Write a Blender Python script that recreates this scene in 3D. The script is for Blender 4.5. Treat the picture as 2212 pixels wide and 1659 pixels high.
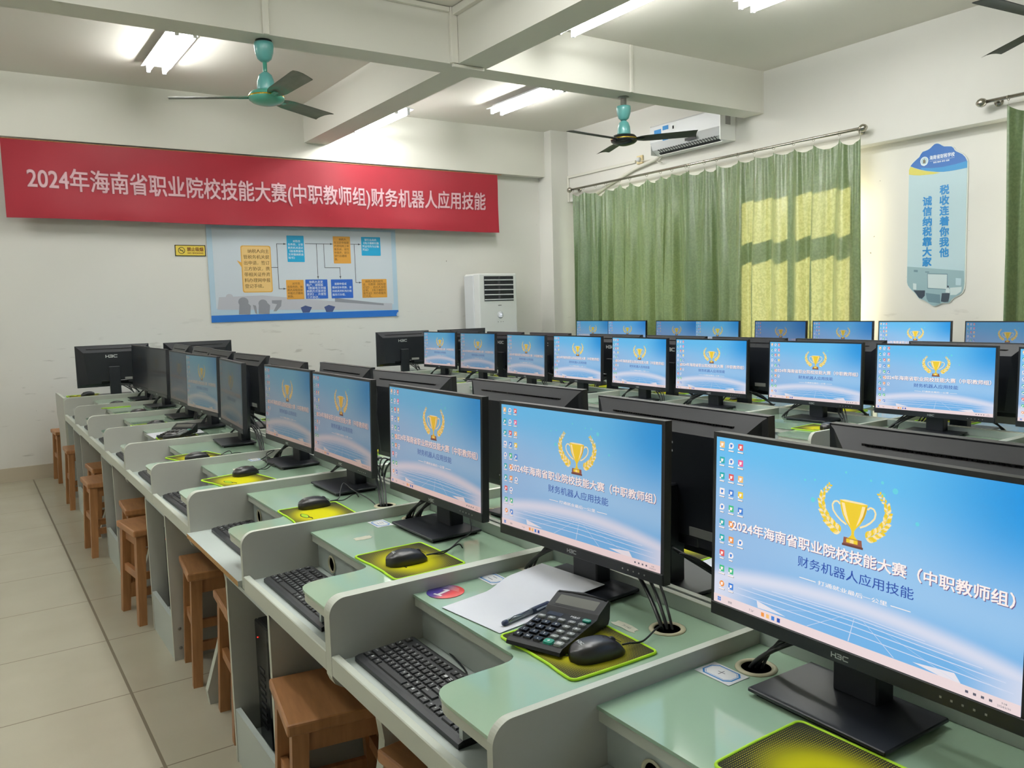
import bpy, bmesh, math, random
from mathutils import Matrix, Vector
PI = math.pi
for _o in list(bpy.data.objects):
    bpy.data.objects.remove(_o)
SC = bpy.context.scene
COL = SC.collection
random.seed(7)

# ------------------------------------------------------------------ camera
cam_d = bpy.data.cameras.new('camera')
cam_d.sensor_fit = 'HORIZONTAL'
cam_d.sensor_width = 36.0
cam_d.lens = 28.805
cam_d.clip_start = 0.02
cam_d.clip_end = 200
cam = bpy.data.objects.new('camera', cam_d)
COL.objects.link(cam)
_R = ((0.8295302, -0.077954, 0.5529945), (-0.5577374, -0.0652174, 0.8274513), (-0.0284382, -0.9948215, -0.0975776))
_m = Matrix.Identity(4)
for r in range(3):
    _m[r][0] = _R[r][0]
    _m[r][1] = -_R[r][1]
    _m[r][2] = -_R[r][2]
_m[2][3] = 1.395
cam.matrix_world = _m
SC.camera = cam

# ------------------------------------------------------------------ world, sun, exposure
SC.view_settings.view_transform = 'Standard'
SC.view_settings.look = 'None'
SC.view_settings.exposure = 0.0
SC.view_settings.gamma = 1.0
SC.view_settings.use_curve_mapping = False
TUBE_POWER = 86.0
w = bpy.data.worlds.new('world')
SC.world = w
w.use_nodes = True
w.node_tree.nodes['Background'].inputs[0].default_value = (0.80, 0.90, 1.0, 1)
w.node_tree.nodes['Background'].inputs[1].default_value = 3.0
sun_d = bpy.data.lights.new('sun', 'SUN')
sun_d.energy = 38.0
sun_d.angle = math.radians(1.5)
sun_d.color = (1.0, 0.92, 0.74)
sun = bpy.data.objects.new('sun', sun_d)
COL.objects.link(sun)
sun.location = (12, 4, 6)
sun.rotation_euler = Vector((-1.0, -0.75, -0.55)).to_track_quat('-Z', 'Y').to_euler()
SC.cycles.max_bounces = 7
SC.cycles.diffuse_bounces = 4
SC.cycles.adaptive_threshold = 0.015
SC.cycles.glossy_bounces = 3
SC.cycles.transmission_bounces = 4
SC.cycles.transparent_max_bounces = 8
SC.cycles.sample_clamp_indirect = 6.0
SC.cycles.use_denoising = True

# ------------------------------------------------------------------ materials
def lin(c):
    return tuple(((v / 255.0) / 12.92 if v <= 10 else (((v / 255.0) + 0.055) / 1.055) ** 2.4) for v in c)

MATS = {}
def mat(name, rgb, rough=0.5, metal=0.0, spec=0.5, coat=0.0, noise=None, bump=None, sheen=0.0):
    m = bpy.data.materials.new(name)
    m.use_nodes = True
    nt = m.node_tree
    b = nt.nodes['Principled BSDF']
    c = lin(rgb)
    b.inputs['Base Color'].default_value = (*c, 1)
    b.inputs['Roughness'].default_value = rough
    b.inputs['Metallic'].default_value = metal
    b.inputs['Specular IOR Level'].default_value = spec
    b.inputs['Coat Weight'].default_value = coat
    b.inputs['Coat Roughness'].default_value = 0.05
    if sheen:
        b.inputs['Sheen Weight'].default_value = sheen
    if noise or bump:
        tc = nt.nodes.new('ShaderNodeTexCoord')
        nz = nt.nodes.new('ShaderNodeTexNoise')
        nz.inputs['Scale'].default_value = (noise or bump)[0]
        nz.inputs['Detail'].default_value = 5
        nt.links.new(tc.outputs['Object'], nz.inputs['Vector'])
        if noise:
            mx = nt.nodes.new('ShaderNodeMix')
            mx.data_type = 'RGBA'
            d = noise[1]
            mx.inputs['A'].default_value = (*[v * (1 - d) for v in c], 1)
            mx.inputs['B'].default_value = (*[min(1, v * (1 + d)) for v in c], 1)
            nt.links.new(nz.outputs['Fac'], mx.inputs['Factor'])
            nt.links.new(mx.outputs['Result'], b.inputs['Base Color'])
        if bump:
            bp = nt.nodes.new('ShaderNodeBump')
            bp.inputs['Strength'].default_value = bump[1]
            bp.inputs['Distance'].default_value = 0.002
            nt.links.new(nz.outputs['Fac'], bp.inputs['Height'])
            nt.links.new(bp.outputs['Normal'], b.inputs['Normal'])
    MATS[name] = m
    return m

def emis(name, rgb, strength=1.0, tinted=False):
    m = bpy.data.materials.new(name)
    m.use_nodes = True
    nt = m.node_tree
    nt.nodes.remove(nt.nodes['Principled BSDF'])
    e = nt.nodes.new('ShaderNodeEmission')
    e.inputs['Color'].default_value = (*lin(rgb), 1)
    e.inputs['Strength'].default_value = strength
    nt.links.new(e.outputs[0], nt.nodes['Material Output'].inputs[0])
    if tinted:   # lit pixels of a monitor: object colour dims them, standing in for fall-off at glancing view
        oi = nt.nodes.new('ShaderNodeObjectInfo')
        mx = nt.nodes.new('ShaderNodeMix'); mx.data_type = 'RGBA'; mx.blend_type = 'MULTIPLY'
        mx.inputs['Factor'].default_value = 1
        mx.inputs['A'].default_value = (*lin(rgb), 1)
        nt.links.new(oi.outputs['Color'], mx.inputs['B'])
        nt.links.new(mx.outputs['Result'], e.inputs['Color'])
        pb = nt.nodes.new('ShaderNodeBsdfPrincipled')     # the same smooth dark front layer as the rest of the screen
        pb.inputs['Base Color'].default_value = (0.006, 0.006, 0.007, 1); pb.inputs['Roughness'].default_value = 0.32; pb.inputs['Specular IOR Level'].default_value = 0.55
        ad = nt.nodes.new('ShaderNodeAddShader')
        nt.links.new(e.outputs[0], ad.inputs[0]); nt.links.new(pb.outputs[0], ad.inputs[1]); nt.links.new(ad.outputs[0], nt.nodes['Material Output'].inputs[0])
    MATS[name] = m
    return m

class N:
    """tiny node builder"""
    def __init__(s, m): s.nt = m.node_tree
    def val(s, x, inp):
        if hasattr(x, 'is_output'): s.nt.links.new(x, inp)
        else: inp.default_value = x
    def math(s, op, a, b=0.0, c=0.0, clamp=False):
        n = s.nt.nodes.new('ShaderNodeMath'); n.operation = op; n.use_clamp = clamp
        s.val(a, n.inputs[0]); s.val(b, n.inputs[1]); s.val(c, n.inputs[2])
        return n.outputs[0]
    def smooth(s, x, lo, hi):
        n = s.nt.nodes.new('ShaderNodeMapRange'); n.interpolation_type = 'SMOOTHSTEP'
        s.val(x, n.inputs[0]); n.inputs[1].default_value = lo; n.inputs[2].default_value = hi
        return n.outputs[0]
    def mix(s, f, a, b):
        n = s.nt.nodes.new('ShaderNodeMix'); n.data_type = 'RGBA'
        s.val(f, n.inputs['Factor'])
        s.val(a if hasattr(a, 'is_output') else (*lin(a), 1), n.inputs['A'])
        s.val(b if hasattr(b, 'is_output') else (*lin(b), 1), n.inputs['B'])
        return n.outputs['Result']
    def sep(s, kind='Object'):
        t = s.nt.nodes.new('ShaderNodeTexCoord')
        x = s.nt.nodes.new('ShaderNodeSeparateXYZ')
        s.nt.links.new(t.outputs[kind], x.inputs[0])
        return x.outputs[0], x.outputs[1], x.outputs[2]
    def noise(s, scale, detail=3, kind='Object', sx=1, sy=1, sz=1):
        t = s.nt.nodes.new('ShaderNodeTexCoord'); mp = s.nt.nodes.new('ShaderNodeMapping')
        mp.inputs['Scale'].default_value = (sx, sy, sz)
        n = s.nt.nodes.new('ShaderNodeTexNoise'); n.inputs['Scale'].default_value = scale; n.inputs['Detail'].default_value = detail
        s.nt.links.new(t.outputs[kind], mp.inputs[0]); s.nt.links.new(mp.outputs[0], n.inputs['Vector'])
        return n.outputs['Fac']

# painted wall with scuffs and grime in its lower part
wallp = mat('wall_paint', (226, 225, 219), 0.75, spec=0.25)
n = N(wallp); b = wallp.node_tree.nodes['Principled BSDF']
x, y, z = n.sep()
low = n.math('MULTIPLY', n.smooth(z, 1.5, 0.9), 1.0)
scuff = n.smooth(n.noise(9, 6, sx=0.5, sy=0.5, sz=2.5), 0.64, 0.72)
grime = n.smooth(n.noise(1.6, 6), 0.55, 0.75)
f = n.math('MULTIPLY', low, n.math('ADD', n.math('MULTIPLY', scuff, 0.42), n.math('MULTIPLY', grime, 0.16)))
speck = n.math('MULTIPLY', n.smooth(n.noise(23, 2), 0.765, 0.79), n.smooth(z, 2.6, 2.2))
n.val(n.mix(n.math('MULTIPLY', speck, 0.75), n.mix(f, (226, 225, 219), (150, 148, 138)), (70, 66, 60)), b.inputs['Base Color'])
ceilp = mat('ceiling_paint', (226, 223, 215), 0.8, spec=0.2, noise=(0.8, 0.02))
beamp = mat('beam_paint', (222, 221, 212), 0.7, spec=0.25, noise=(1.2, 0.02))
# floor tiles, 0.6 m, one wide joint along the aisle
tile = mat('floor_tile', (196, 188, 170), 0.28, spec=0.45)
n = N(tile); b = tile.node_tree.nodes['Principled BSDF']
x, y, z = n.sep()
fx = n.math('ABSOLUTE', n.math('SUBTRACT', n.math('FRACT', n.math('ADD', n.math('DIVIDE', n.math('SUBTRACT', x, 0.42), 0.6), 100.5)), 0.5))
fy = n.math('ABSOLUTE', n.math('SUBTRACT', n.math('FRACT', n.math('ADD', n.math('DIVIDE', n.math('SUBTRACT', y, 2.62), 0.6013), 100.5)), 0.5))
gx = n.math('LESS_THAN', fx, 0.0085)
gy = n.math('LESS_THAN', fy, 0.0042)
g = n.math('MAXIMUM', gx, gy)
tn = n.noise(3.0, 4)
n.val(n.mix(g, n.mix(tn, (172, 167, 147), (188, 183, 165)), (112, 104, 86)), b.inputs['Base Color'])
n.val(n.math('ADD', n.math('MULTIPLY', g, 0.5), 0.26), b.inputs['Roughness'])
skirt = mat('skirting_tile', (190, 180, 160), 0.4)
n = N(skirt); b = skirt.node_tree.nodes['Principled BSDF']
x, y, z = n.sep()
fj = n.math('LESS_THAN', n.math('FRACT', n.math('ADD', n.math('DIVIDE', n.math('SUBTRACT', x, 0.66), 0.6), 50)), 0.008)
n.val(n.mix(fj, (190, 180, 160), (130, 122, 104)), b.inputs['Base Color'])

lam = mat('grey_laminate', (186, 187, 180), 0.42, noise=(60, 0.02))
edge = mat('pale_edge_band', (208, 214, 202), 0.4)
boardm = mat('pale_board', (196, 206, 202), 0.4)
chip = mat('bare_chipboard', (176, 138, 88), 0.85, noise=(150, 0.7))
glassy = mat('mint_glass', (168, 199, 173), 0.09, spec=0.7, coat=0.5)
ring_m = mat('cream_plastic', (206, 202, 172), 0.4)
hole_m = mat('hole_shadow', (70, 67, 58), 0.9)
hole_d = mat('slot_black', (10, 10, 11), 0.8)
blackp = mat('black_plastic', (22, 26, 33), 0.42)
mouse_m = mat('mouse_black', (25, 26, 28), 0.33, spec=.6)
blackg = mat('black_gloss', (16, 17, 20), 0.22)
darkp = mat('charcoal_plastic', (35, 37, 41), 0.5, noise=(400, 0.05))
keym = mat('key_plastic', (37, 38, 41), 0.45)
silver = mat('silver_print', (190, 194, 196), 0.35, metal=0.3)
legend_m = mat('key_legend', (204, 208, 210), 0.6)
mark_m = mat('pale_mark', (206, 210, 210), 0.5)
whitep = mat('white_print', (226, 228, 228), 0.6)
cablem = mat('cable_rubber', (24, 28, 30), 0.4)
lime = mat('lime_stitching', (186, 236, 34), 0.6)
screw = mat('steel', (150, 150, 146), 0.3, metal=1.0)
rodm = mat('brushed_steel', (176, 172, 160), 0.25, metal=1.0)
labelm = mat('paper_label', (150, 150, 148), 0.6)
wood = mat('orange_wood', (172, 110, 58), 0.42)
n = N(wood); b = wood.node_tree.nodes['Principled BSDF']
gr = n.noise(7, 6, sx=9, sy=1.2, sz=1.2)
n.val(n.mix(gr, (136, 88, 52), (188, 136, 88)), b.inputs['Base Color'])
wood_leg = mat('orange_wood_leg', (172, 110, 58), 0.42)
n = N(wood_leg); b = wood_leg.node_tree.nodes['Principled BSDF']
gr = n.noise(7, 6, sx=9, sy=9, sz=1.0)
n.val(n.mix(gr, (138, 90, 54), (188, 138, 90)), b.inputs['Base Color'])
green_p = mat('green_enamel', (78, 158, 138), 0.3, coat=0.3)
teal_p = mat('teal_enamel', (100, 170, 168), 0.3, coat=0.3)
blade_m = mat('dusty_blade', (112, 116, 104), 0.6)
n = N(blade_m); b = blade_m.node_tree.nodes['Principled BSDF']
x, y, z = n.sep()
n.val(n.mix(n.math('MULTIPLY', n.smooth(x, 0.34, 0.12), n.smooth(n.noise(14, 5), 0.35, 0.6)), n.mix(n.noise(25, 5, sx=0.4), (98, 101, 90), (132, 134, 122)), (74, 146, 124)), b.inputs['Base Color'])
blade_k = mat('dark_blade', (62, 66, 62), 0.5, noise=(20, 0.25))
gold_m = mat('gold_band', (196, 164, 60), 0.25, metal=0.9)
ac_w = mat('appliance_white', (228, 230, 228), 0.3)
ac_g = mat('appliance_grey', (214, 217, 219), 0.35)
vent_d = mat('vent_dark', (34, 36, 40), 0.6)
duct = mat('trunking_white', (224, 222, 212), 0.5)
sock = mat('yellowed_plastic', (222, 206, 160), 0.45)
red_cloth = mat('red_cloth', (152, 16, 38), 0.55, sheen=0.15, noise=(2.2, 0.12))
pink_ink = mat('silver_pink_ink', (224, 184, 192), 0.35)
tube_m = emis('fluorescent_tube', (251, 251, 247), TUBE_POWER)
lamp_w = mat('lamp_white', (236, 238, 240), 0.4)
brown_wood = mat('dark_outside', (150, 150, 140), 0.9)
frame_al = mat('aluminium_frame', (196, 198, 196), 0.35, metal=0.6)
paper_m = mat('white_paper', (226, 229, 236), 0.7)
torn_m = mat('torn_paper', (206, 206, 186), 0.8)
ink_m = mat('grey_ink', (96, 98, 96), 0.8)
navy_ink = mat('navy_ink', (40, 52, 78), 0.5)
blue_ink = mat('blue_ink', (40, 132, 200), 0.6)
calc_black = mat('calculator_black', (21, 23, 25), 0.5, spec=.25)
calc_grey = mat('calculator_grey', (122, 128, 126), 0.45)
calc_green = mat('calculator_green', (18, 142, 118), 0.4)
calc_lcd = mat('calculator_display', (84, 84, 76), 0.45, spec=.25)
pen_s = mat('pen_silver', (150, 158, 166), 0.3, metal=0.5)
# window glass, and a film added to diffuse sun through the far window
def thin_glass(name, fac, gloss_rgb):
    m = bpy.data.materials.new(name); m.use_nodes = True
    nt = m.node_tree; nt.nodes.remove(nt.nodes['Principled BSDF'])
    t = nt.nodes.new('ShaderNodeBsdfTransparent'); g = nt.nodes.new('ShaderNodeBsdfGlossy')
    g.inputs['Roughness'].default_value = 0.05; g.inputs['Color'].default_value = (*lin(gloss_rgb), 1)
    mx = nt.nodes.new('ShaderNodeMixShader'); mx.inputs[0].default_value = fac
    nt.links.new(t.outputs[0], mx.inputs[1]); nt.links.new(g.outputs[0], mx.inputs[2]); nt.links.new(mx.outputs[0], nt.nodes['Material Output'].inputs[0])
    return m
win_glass = thin_glass('window_glass', 0.08, (230, 240, 240))
frost = bpy.data.materials.new('added_frosted_film'); frost.use_nodes = True
_nt = frost.node_tree; _nt.nodes.remove(_nt.nodes['Principled BSDF'])
_t = _nt.nodes.new('ShaderNodeBsdfTranslucent'); _t.inputs[0].default_value = (0.5, 0.55, 0.5, 1)
_nt.links.new(_t.outputs[0], _nt.nodes['Material Output'].inputs[0])
# satin curtain
curt = bpy.data.materials.new('green_satin'); curt.use_nodes = True
_nt = curt.node_tree; _b = _nt.nodes['Principled BSDF']
n = N(curt)
_b.inputs['Base Color'].default_value = (*lin((84, 108, 62)), 1)
_b.inputs['Roughness'].default_value = 0.28
_b.inputs['Specular IOR Level'].default_value = 0.9
_b.inputs['Sheen Weight'].default_value = 0.3
_b.inputs['Sheen Tint'].default_value = (0.7, 0.85, 0.6, 1)
_n1 = n.noise(55, 2, sx=1, sy=1, sz=1)
_gm = _nt.nodes.new('ShaderNodeNewGeometry')     # the cloth has a cream lining on the window side
n.val(n.mix(_gm.outputs['Backfacing'], n.mix(n.smooth(_n1, 0.42, 0.58), (90, 116, 80), (99, 126, 89)), (226, 222, 204)), _b.inputs['Base Color'])
_tr = _nt.nodes.new('ShaderNodeBsdfTranslucent')
n.val(n.mix(n.smooth(_n1, 0.42, 0.58), (160, 158, 100), (184, 181, 124)), _tr.inputs[0])
_mx = _nt.nodes.new('ShaderNodeMixShader'); _mx.inputs[0].default_value = 0.11
_nt.links.new(_b.outputs[0], _mx.inputs[1]); _nt.links.new(_tr.outputs[0], _mx.inputs[2])
_nt.links.new(_mx.outputs[0], _nt.nodes['Material Output'].inputs[0])
# mouse pad print: yellow glow on black with halftone dots
padm = mat('pad_print', (60, 60, 20), 0.85, spec=0.2)
n = N(padm); b = padm.node_tree.nodes['Principled BSDF']
x, y, z = n.sep()
ex = n.math('DIVIDE', n.math('ADD', x, -0.010), 0.13); ey = n.math('DIVIDE', n.math('ADD', y, 0.004), 0.098)
rr = n.math('SQRT', n.math('ADD', n.math('MULTIPLY', ex, ex), n.math('MULTIPLY', ey, ey)))
glow = n.smooth(rr, 1.0, 0.38)
P_ = 0.0042
dx = n.math('SUBTRACT', n.math('FRACT', n.math('ADD', n.math('DIVIDE', x, P_), 100)), 0.5)
dy = n.math('SUBTRACT', n.math('FRACT', n.math('ADD', n.math('DIVIDE', y, P_), 100)), 0.5)
dot = n.math('LESS_THAN', n.math('ADD', n.math('MULTIPLY', dx, dx), n.math('MULTIPLY', dy, dy)), 0.075)
halo = n.math('MULTIPLY', n.smooth(rr, 1.4, 0.9), n.math('MULTIPLY', dot, 0.55))
n.val(n.mix(n.math('MAXIMUM', glow, halo), (38, 40, 32), (206, 200, 12)), b.inputs['Base Color'])
# monitor wallpaper (u to the right, v up)
wallpaper = bpy.data.materials.new('wallpaper_light'); wallpaper.use_nodes = True
_nt = wallpaper.node_tree; _nt.nodes.remove(_nt.nodes['Principled BSDF'])
n = N(wallpaper)
_uv = _nt.nodes.new('ShaderNodeUVMap'); _sx = _nt.nodes.new('ShaderNodeSeparateXYZ')
_nt.links.new(_uv.outputs[0], _sx.inputs[0]); u, v = _sx.outputs[0], _sx.outputs[1]
c0 = n.mix(n.smooth(v, 0.15, 0.42), (112, 176, 228), (152, 196, 234))
c1 = n.mix(n.smooth(v, 0.40, 0.95), c0, (96, 186, 236))
c2 = n.mix(n.math('MULTIPLY', n.smooth(u, 0.6, 0.0), n.smooth(v, 1.0, 0.45)), c1, (146, 184, 224))
c3 = n.mix(n.math('MULTIPLY', n.smooth(u, 0.62, 1.02), n.smooth(v, 0.30, 0.95)), c2, (10, 146, 222))
du = n.math('SUBTRACT', u, 0.52)
hz = n.math('SUBTRACT', 0.245, n.math('MULTIPLY', n.math('MULTIPLY', du, du), 0.35))
dv = n.math('SUBTRACT', v, hz)
mist = n.math('MULTIPLY', n.math('MULTIPLY', n.smooth(dv, 0.08, 0.0), n.smooth(dv, -0.085, 0.0)), 0.85)
sidem = n.math('MULTIPLY', n.smooth(n.math('ABSOLUTE', du), 0.30, 0.52), n.smooth(v, 0.25, 0.14))
c4 = n.mix(n.math('MAXIMUM', mist, n.math('MULTIPLY', sidem, 0.85)), c3, (222, 222, 236))
_e = _nt.nodes.new('ShaderNodeEmission')
_oi = _nt.nodes.new('ShaderNodeObjectInfo')
_mm = _nt.nodes.new('ShaderNodeMix'); _mm.data_type = 'RGBA'; _mm.blend_type = 'MULTIPLY'; _mm.inputs['Factor'].default_value = 1
_nt.links.new(c4, _mm.inputs['A']); _nt.links.new(_oi.outputs['Color'], _mm.inputs['B']); _nt.links.new(_mm.outputs['Result'], _e.inputs['Color'])
_pb = _nt.nodes.new('ShaderNodeBsdfPrincipled')
_pb.inputs['Base Color'].default_value = (0.006, 0.006, 0.007, 1); _pb.inputs['Roughness'].default_value = 0.32; _pb.inputs['Specular IOR Level'].default_value = 0.55
_ad = _nt.nodes.new('ShaderNodeAddShader')
_nt.links.new(_e.outputs[0], _ad.inputs[0]); _nt.links.new(_pb.outputs[0], _ad.inputs[1]); _nt.links.new(_ad.outputs[0], _nt.nodes['Material Output'].inputs[0])
EM = {k: emis('lit_' + k, c, 1.0, True) for k, c in dict(
    white=(250, 238, 234), pale=(228, 224, 232), gold=(238, 204, 44), gold_light=(250, 226, 170), gold_dark=(206, 160, 28), brown=(150, 88, 70), brown_dark=(108, 62, 56),
    navy=(38, 78, 170), shadow=(110, 92, 140), taskbar=(233, 214, 216), grid=(204, 214, 238), teal=(30, 172, 176), red=(226, 84, 86), pink=(236, 96, 150), orange=(240, 150, 70),
    green=(60, 190, 130), blue=(64, 130, 214), dark=(92, 92, 110), folder=(244, 190, 116), bubble=(100, 208, 226)).items()}

# ------------------------------------------------------------------ mesh helpers
_TXT = {}
def text_geo(body, bold=0.0, res=3):
    key = (body, bold, res)
    if key in _TXT: return _TXT[key]
    cu = bpy.data.curves.new('lettering', 'FONT'); cu.body = body; cu.size = 1.0; cu.offset = bold; cu.resolution_u = res
    o = bpy.data.objects.new('lettering', cu); COL.objects.link(o)
    bpy.context.view_layer.update()
    dg = bpy.context.evaluated_depsgraph_get()
    me = bpy.data.meshes.new_from_object(o.evaluated_get(dg))
    vs = [(p.co.x, p.co.y) for p in me.vertices]; fs = [tuple(p.vertices) for p in me.polygons]
    bpy.data.objects.remove(o); bpy.data.curves.remove(cu); bpy.data.meshes.remove(me)
    xs = [p[0] for p in vs] or [0, 1]; ys = [p[1] for p in vs] or [0, 1]
    _TXT[key] = (vs, fs, min(xs), max(xs), min(ys), max(ys))
    return _TXT[key]

class MB:
    def __init__(s): s.v = []; s.f = []; s.m = []; s.s = []; s.mats = []; s.uv = None
    def mi(s, m):
        if m not in s.mats: s.mats.append(m)
        return s.mats.index(m)
    def add(s, vs, fs, m, smooth=False, M=None):
        o = len(s.v); k = s.mi(m)
        for p in vs:
            s.v.append(tuple(M @ Vector(p)) if M is not None else tuple(p))
        for f in fs:
            s.f.append(tuple(i + o for i in f)); s.m.append(k); s.s.append(smooth)
        return s
    def box(s, x0, x1, y0, y1, z0, z1, m, bev=0.0, seg=1, M=None, smooth=False):
        if bev <= 0:
            vs = [(x, y, z) for z in (z0, z1) for y in (y0, y1) for x in (x0, x1)]
            fs = [(0, 2, 3, 1), (4, 5, 7, 6), (0, 1, 5, 4), (2, 6, 7, 3), (0, 4, 6, 2), (1, 3, 7, 5)]
            return s.add(vs, fs, m, False, M)
        bm = bmesh.new()
        bmesh.ops.create_cube(bm, size=1.0)
        for p in bm.verts:
            p.co = Vector((x0 + (p.co.x + .5) * (x1 - x0), y0 + (p.co.y + .5) * (y1 - y0), z0 + (p.co.z + .5) * (z1 - z0)))
        bmesh.ops.bevel(bm, geom=bm.edges[:], offset=bev, segments=seg, affect='EDGES', profile=0.5)
        bm.verts.index_update()
        s.add([p.co[:] for p in bm.verts], [[q.index for q in fc.verts] for fc in bm.faces], m, smooth, M)
        bm.free(); return s
    def quad(s, pts, m, M=None): return s.add(pts, [tuple(range(len(pts)))], m, False, M)
    def prism(s, poly, axis, a, b, m, m_side=None, smooth_side=False, M=None):
        """poly of 2-D points extruded along axis ('x': poly is (y, z); 'y': (x, z); 'z': (x, y)) from a to b"""
        def P(p, t): return (t, p[0], p[1]) if axis == 'x' else ((p[0], t, p[1]) if axis == 'y' else (p[0], p[1], t))
        k = len(poly)
        s.add([P(p, a) for p in poly], [tuple(range(k))], m, False, M)
        s.add([P(p, b) for p in poly], [tuple(range(k - 1, -1, -1))], m, False, M)
        vs = [P(p, a) for p in poly] + [P(p, b) for p in poly]
        s.add(vs, [(i, (i + 1) % k, k + (i + 1) % k, k + i) for i in range(k)], m_side or m, smooth_side, M)
        return s
    def lathe(s, prof, m, c=(0, 0, 0), nseg=24, M=None, smooth=True):
        vs = []; fs = []
        for r, z in prof:
            for i in range(nseg):
                a = 2 * PI * i / nseg
                vs.append((c[0] + r * math.cos(a), c[1] + r * math.sin(a), c[2] + z))
        for j in range(len(prof) - 1):
            for i in range(nseg):
                k = (i + 1) % nseg
                fs.append((j * nseg + i, j * nseg + k, (j + 1) * nseg + k, (j + 1) * nseg + i))
        for j in (0, len(prof) - 1):
            if prof[j][0] > 1e-6:
                fs.append(tuple(j * nseg + i for i in range(nseg)))
        return s.add(vs, fs, m, smooth, M)
    def tube(s, pts, r, m, nseg=8, M=None, closed=False):
        pts = [Vector(p) for p in pts]; k = len(pts); vs = []; fs = []
        up = Vector((0, 0, 1)); prev = None
        for i, p in enumerate(pts):
            if closed: t = pts[(i + 1) % k] - pts[i - 1]
            else: t = pts[min(i + 1, k - 1)] - pts[max(i - 1, 0)]
            t.normalize()
            if prev is None:
                a = t.cross(up)
                if a.length < 1e-3: a = t.cross(Vector((1, 0, 0)))
            else:
                a = prev - t * prev.dot(t)
            a.normalize(); prev = a; bb = t.cross(a)
            rad = r[i] if isinstance(r, (list, tuple)) else r
            for j in range(nseg):
                an = 2 * PI * j / nseg
                vs.append(p + (a * math.cos(an) + bb * math.sin(an)) * rad)
        for i in range(k if closed else k - 1):
            i2 = (i + 1) % k
            for j in range(nseg):
                j2 = (j + 1) % nseg
                fs.append((i * nseg + j, i * nseg + j2, i2 * nseg + j2, i2 * nseg + j))
        if not closed:
            fs.append(tuple(range(nseg))); fs.append(tuple((k - 1) * nseg + j for j in range(nseg)))
        return s.add(vs, fs, m, True, M)
    def text(s, body, m, x0, y0, h=None, w=None, bold=0.0, M=None, align='l', res=3, z=0.0, fit=None):
        """lettering in the local xy plane; its box starts at (x0, y0), of height h and / or width w"""
        vs, fs, a, b_, c, d = text_geo(body, 0.0, res)
        sy = (h / (d - c)) if h else None; sx = (w / (b_ - a)) if w else None
        sx = sx or sy; sy = sy or sx
        if fit and (b_ - a) * sx > fit: sx = fit / (b_ - a)
        off = {'l': 0, 'c': -0.5, 'r': -1}[align] * (b_ - a) * sx
        for i, (ox, oy) in enumerate(((-bold, -bold), (bold, -bold), (-bold, bold), (bold, bold)) if bold > .012 else ((-bold, 0), (bold, 0)) if bold else ((0, 0),)):   # heavier weight: overprinted
            s.add([(x0 + off + (p[0] - a + ox) * sx, y0 + (p[1] - c + oy) * sy, z + i * 6e-5) for p in vs], fs, m, False, M)
        return s
    def em(s, body, m, x0, y0, size, bold=0.0, M=None, z=0.0, res=2, sx=1.0):
        """lettering with the font's own em square: baseline at y0, ideographs one size wide"""
        vs, fs, a, b_, c, d = text_geo(body, 0.0, res)
        for i, ox in enumerate((-bold, bold) if bold else (0,)):
            s.add([(x0 + (p[0] + ox) * size * sx, y0 + p[1] * size, z + i * 6e-5) for p in vs], fs, m, False, M)
        return s
    def build(s, name, parent=None, recalc=True, loc=None):
        me = bpy.data.meshes.new(name)
        me.from_pydata(s.v, [], s.f)
        for m in s.mats: me.materials.append(m)
        me.polygons.foreach_set('material_index', s.m)
        me.polygons.foreach_set('use_smooth', s.s)
        if recalc:
            bm = bmesh.new(); bm.from_mesh(me); bmesh.ops.recalc_face_normals(bm, faces=bm.faces); bm.to_mesh(me); bm.free()
        me.update()
        o = bpy.data.objects.new(name, me); COL.objects.link(o)
        if parent is not None: o.parent = parent
        if loc: o.location = loc
        return o

def tag(o, label, cat, group=None, kind=None):
    o['label'] = label; o['category'] = cat
    if group: o['group'] = group
    if kind: o['kind'] = kind
    return o
def thing(name, label, cat, loc=(0, 0, 0), rotz=0.0, group=None):
    o = bpy.data.objects.new(name, None); o.empty_display_size = 0.1; COL.objects.link(o)
    o.location = loc; o.rotation_euler = (0, 0, rotz)
    return tag(o, label, cat, group)
def struct(o):
    o['kind'] = 'structure'; return o
def kids(o): return KIDS.get(o.name, [])
KIDS = {}
def dup(o, parent=None):
    c = o.copy(); COL.objects.link(c)
    if parent is not None: c.parent = parent
    for ch in [q for q in o.children]: dup(ch, c)
    return c
def paint(o, rgba):
    o.color = rgba
    for ch in o.children: paint(ch, rgba)
def frame(o, u, v, w_=None):
    """matrix whose local x, y run along u, v from origin o"""
    u = Vector(u).normalized(); v = Vector(v).normalized(); k = u.cross(v)
    M = Matrix.Identity(4)
    for i in range(3): M[i][0], M[i][1], M[i][2], M[i][3] = u[i], v[i], k[i], o[i]
    return M
def rot(th): return Matrix.Rotation(th, 4, 'Z')
def bez(p0, p1, p2, p3, k=12):
    p0, p1, p2, p3 = map(Vector, (p0, p1, p2, p3)); out = []
    for i in range(k + 1):
        t = i / k; q = 1 - t
        out.append(p0 * q ** 3 + p1 * 3 * q * q * t + p2 * 3 * q * t * t + p3 * t ** 3)
    return out
def arc(cx, cy, r, a0, a1, k=6): return [(cx + r * math.cos(math.radians(a0 + (a1 - a0) * i / k)), cy + r * math.sin(math.radians(a0 + (a1 - a0) * i / k))) for i in range(k + 1)]
def rrect(x0, x1, y0, y1, r, k=5):
    return arc(x1 - r, y0 + r, r, -90, 0, k) + arc(x1 - r, y1 - r, r, 0, 90, k) + arc(x0 + r, y1 - r, r, 90, 180, k) + arc(x0 + r, y0 + r, r, 180, 270, k)
ORD = ['first', 'second', 'third', 'fourth', 'fifth', 'sixth', 'seventh', 'eighth', 'ninth', 'tenth', 'eleventh']

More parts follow.
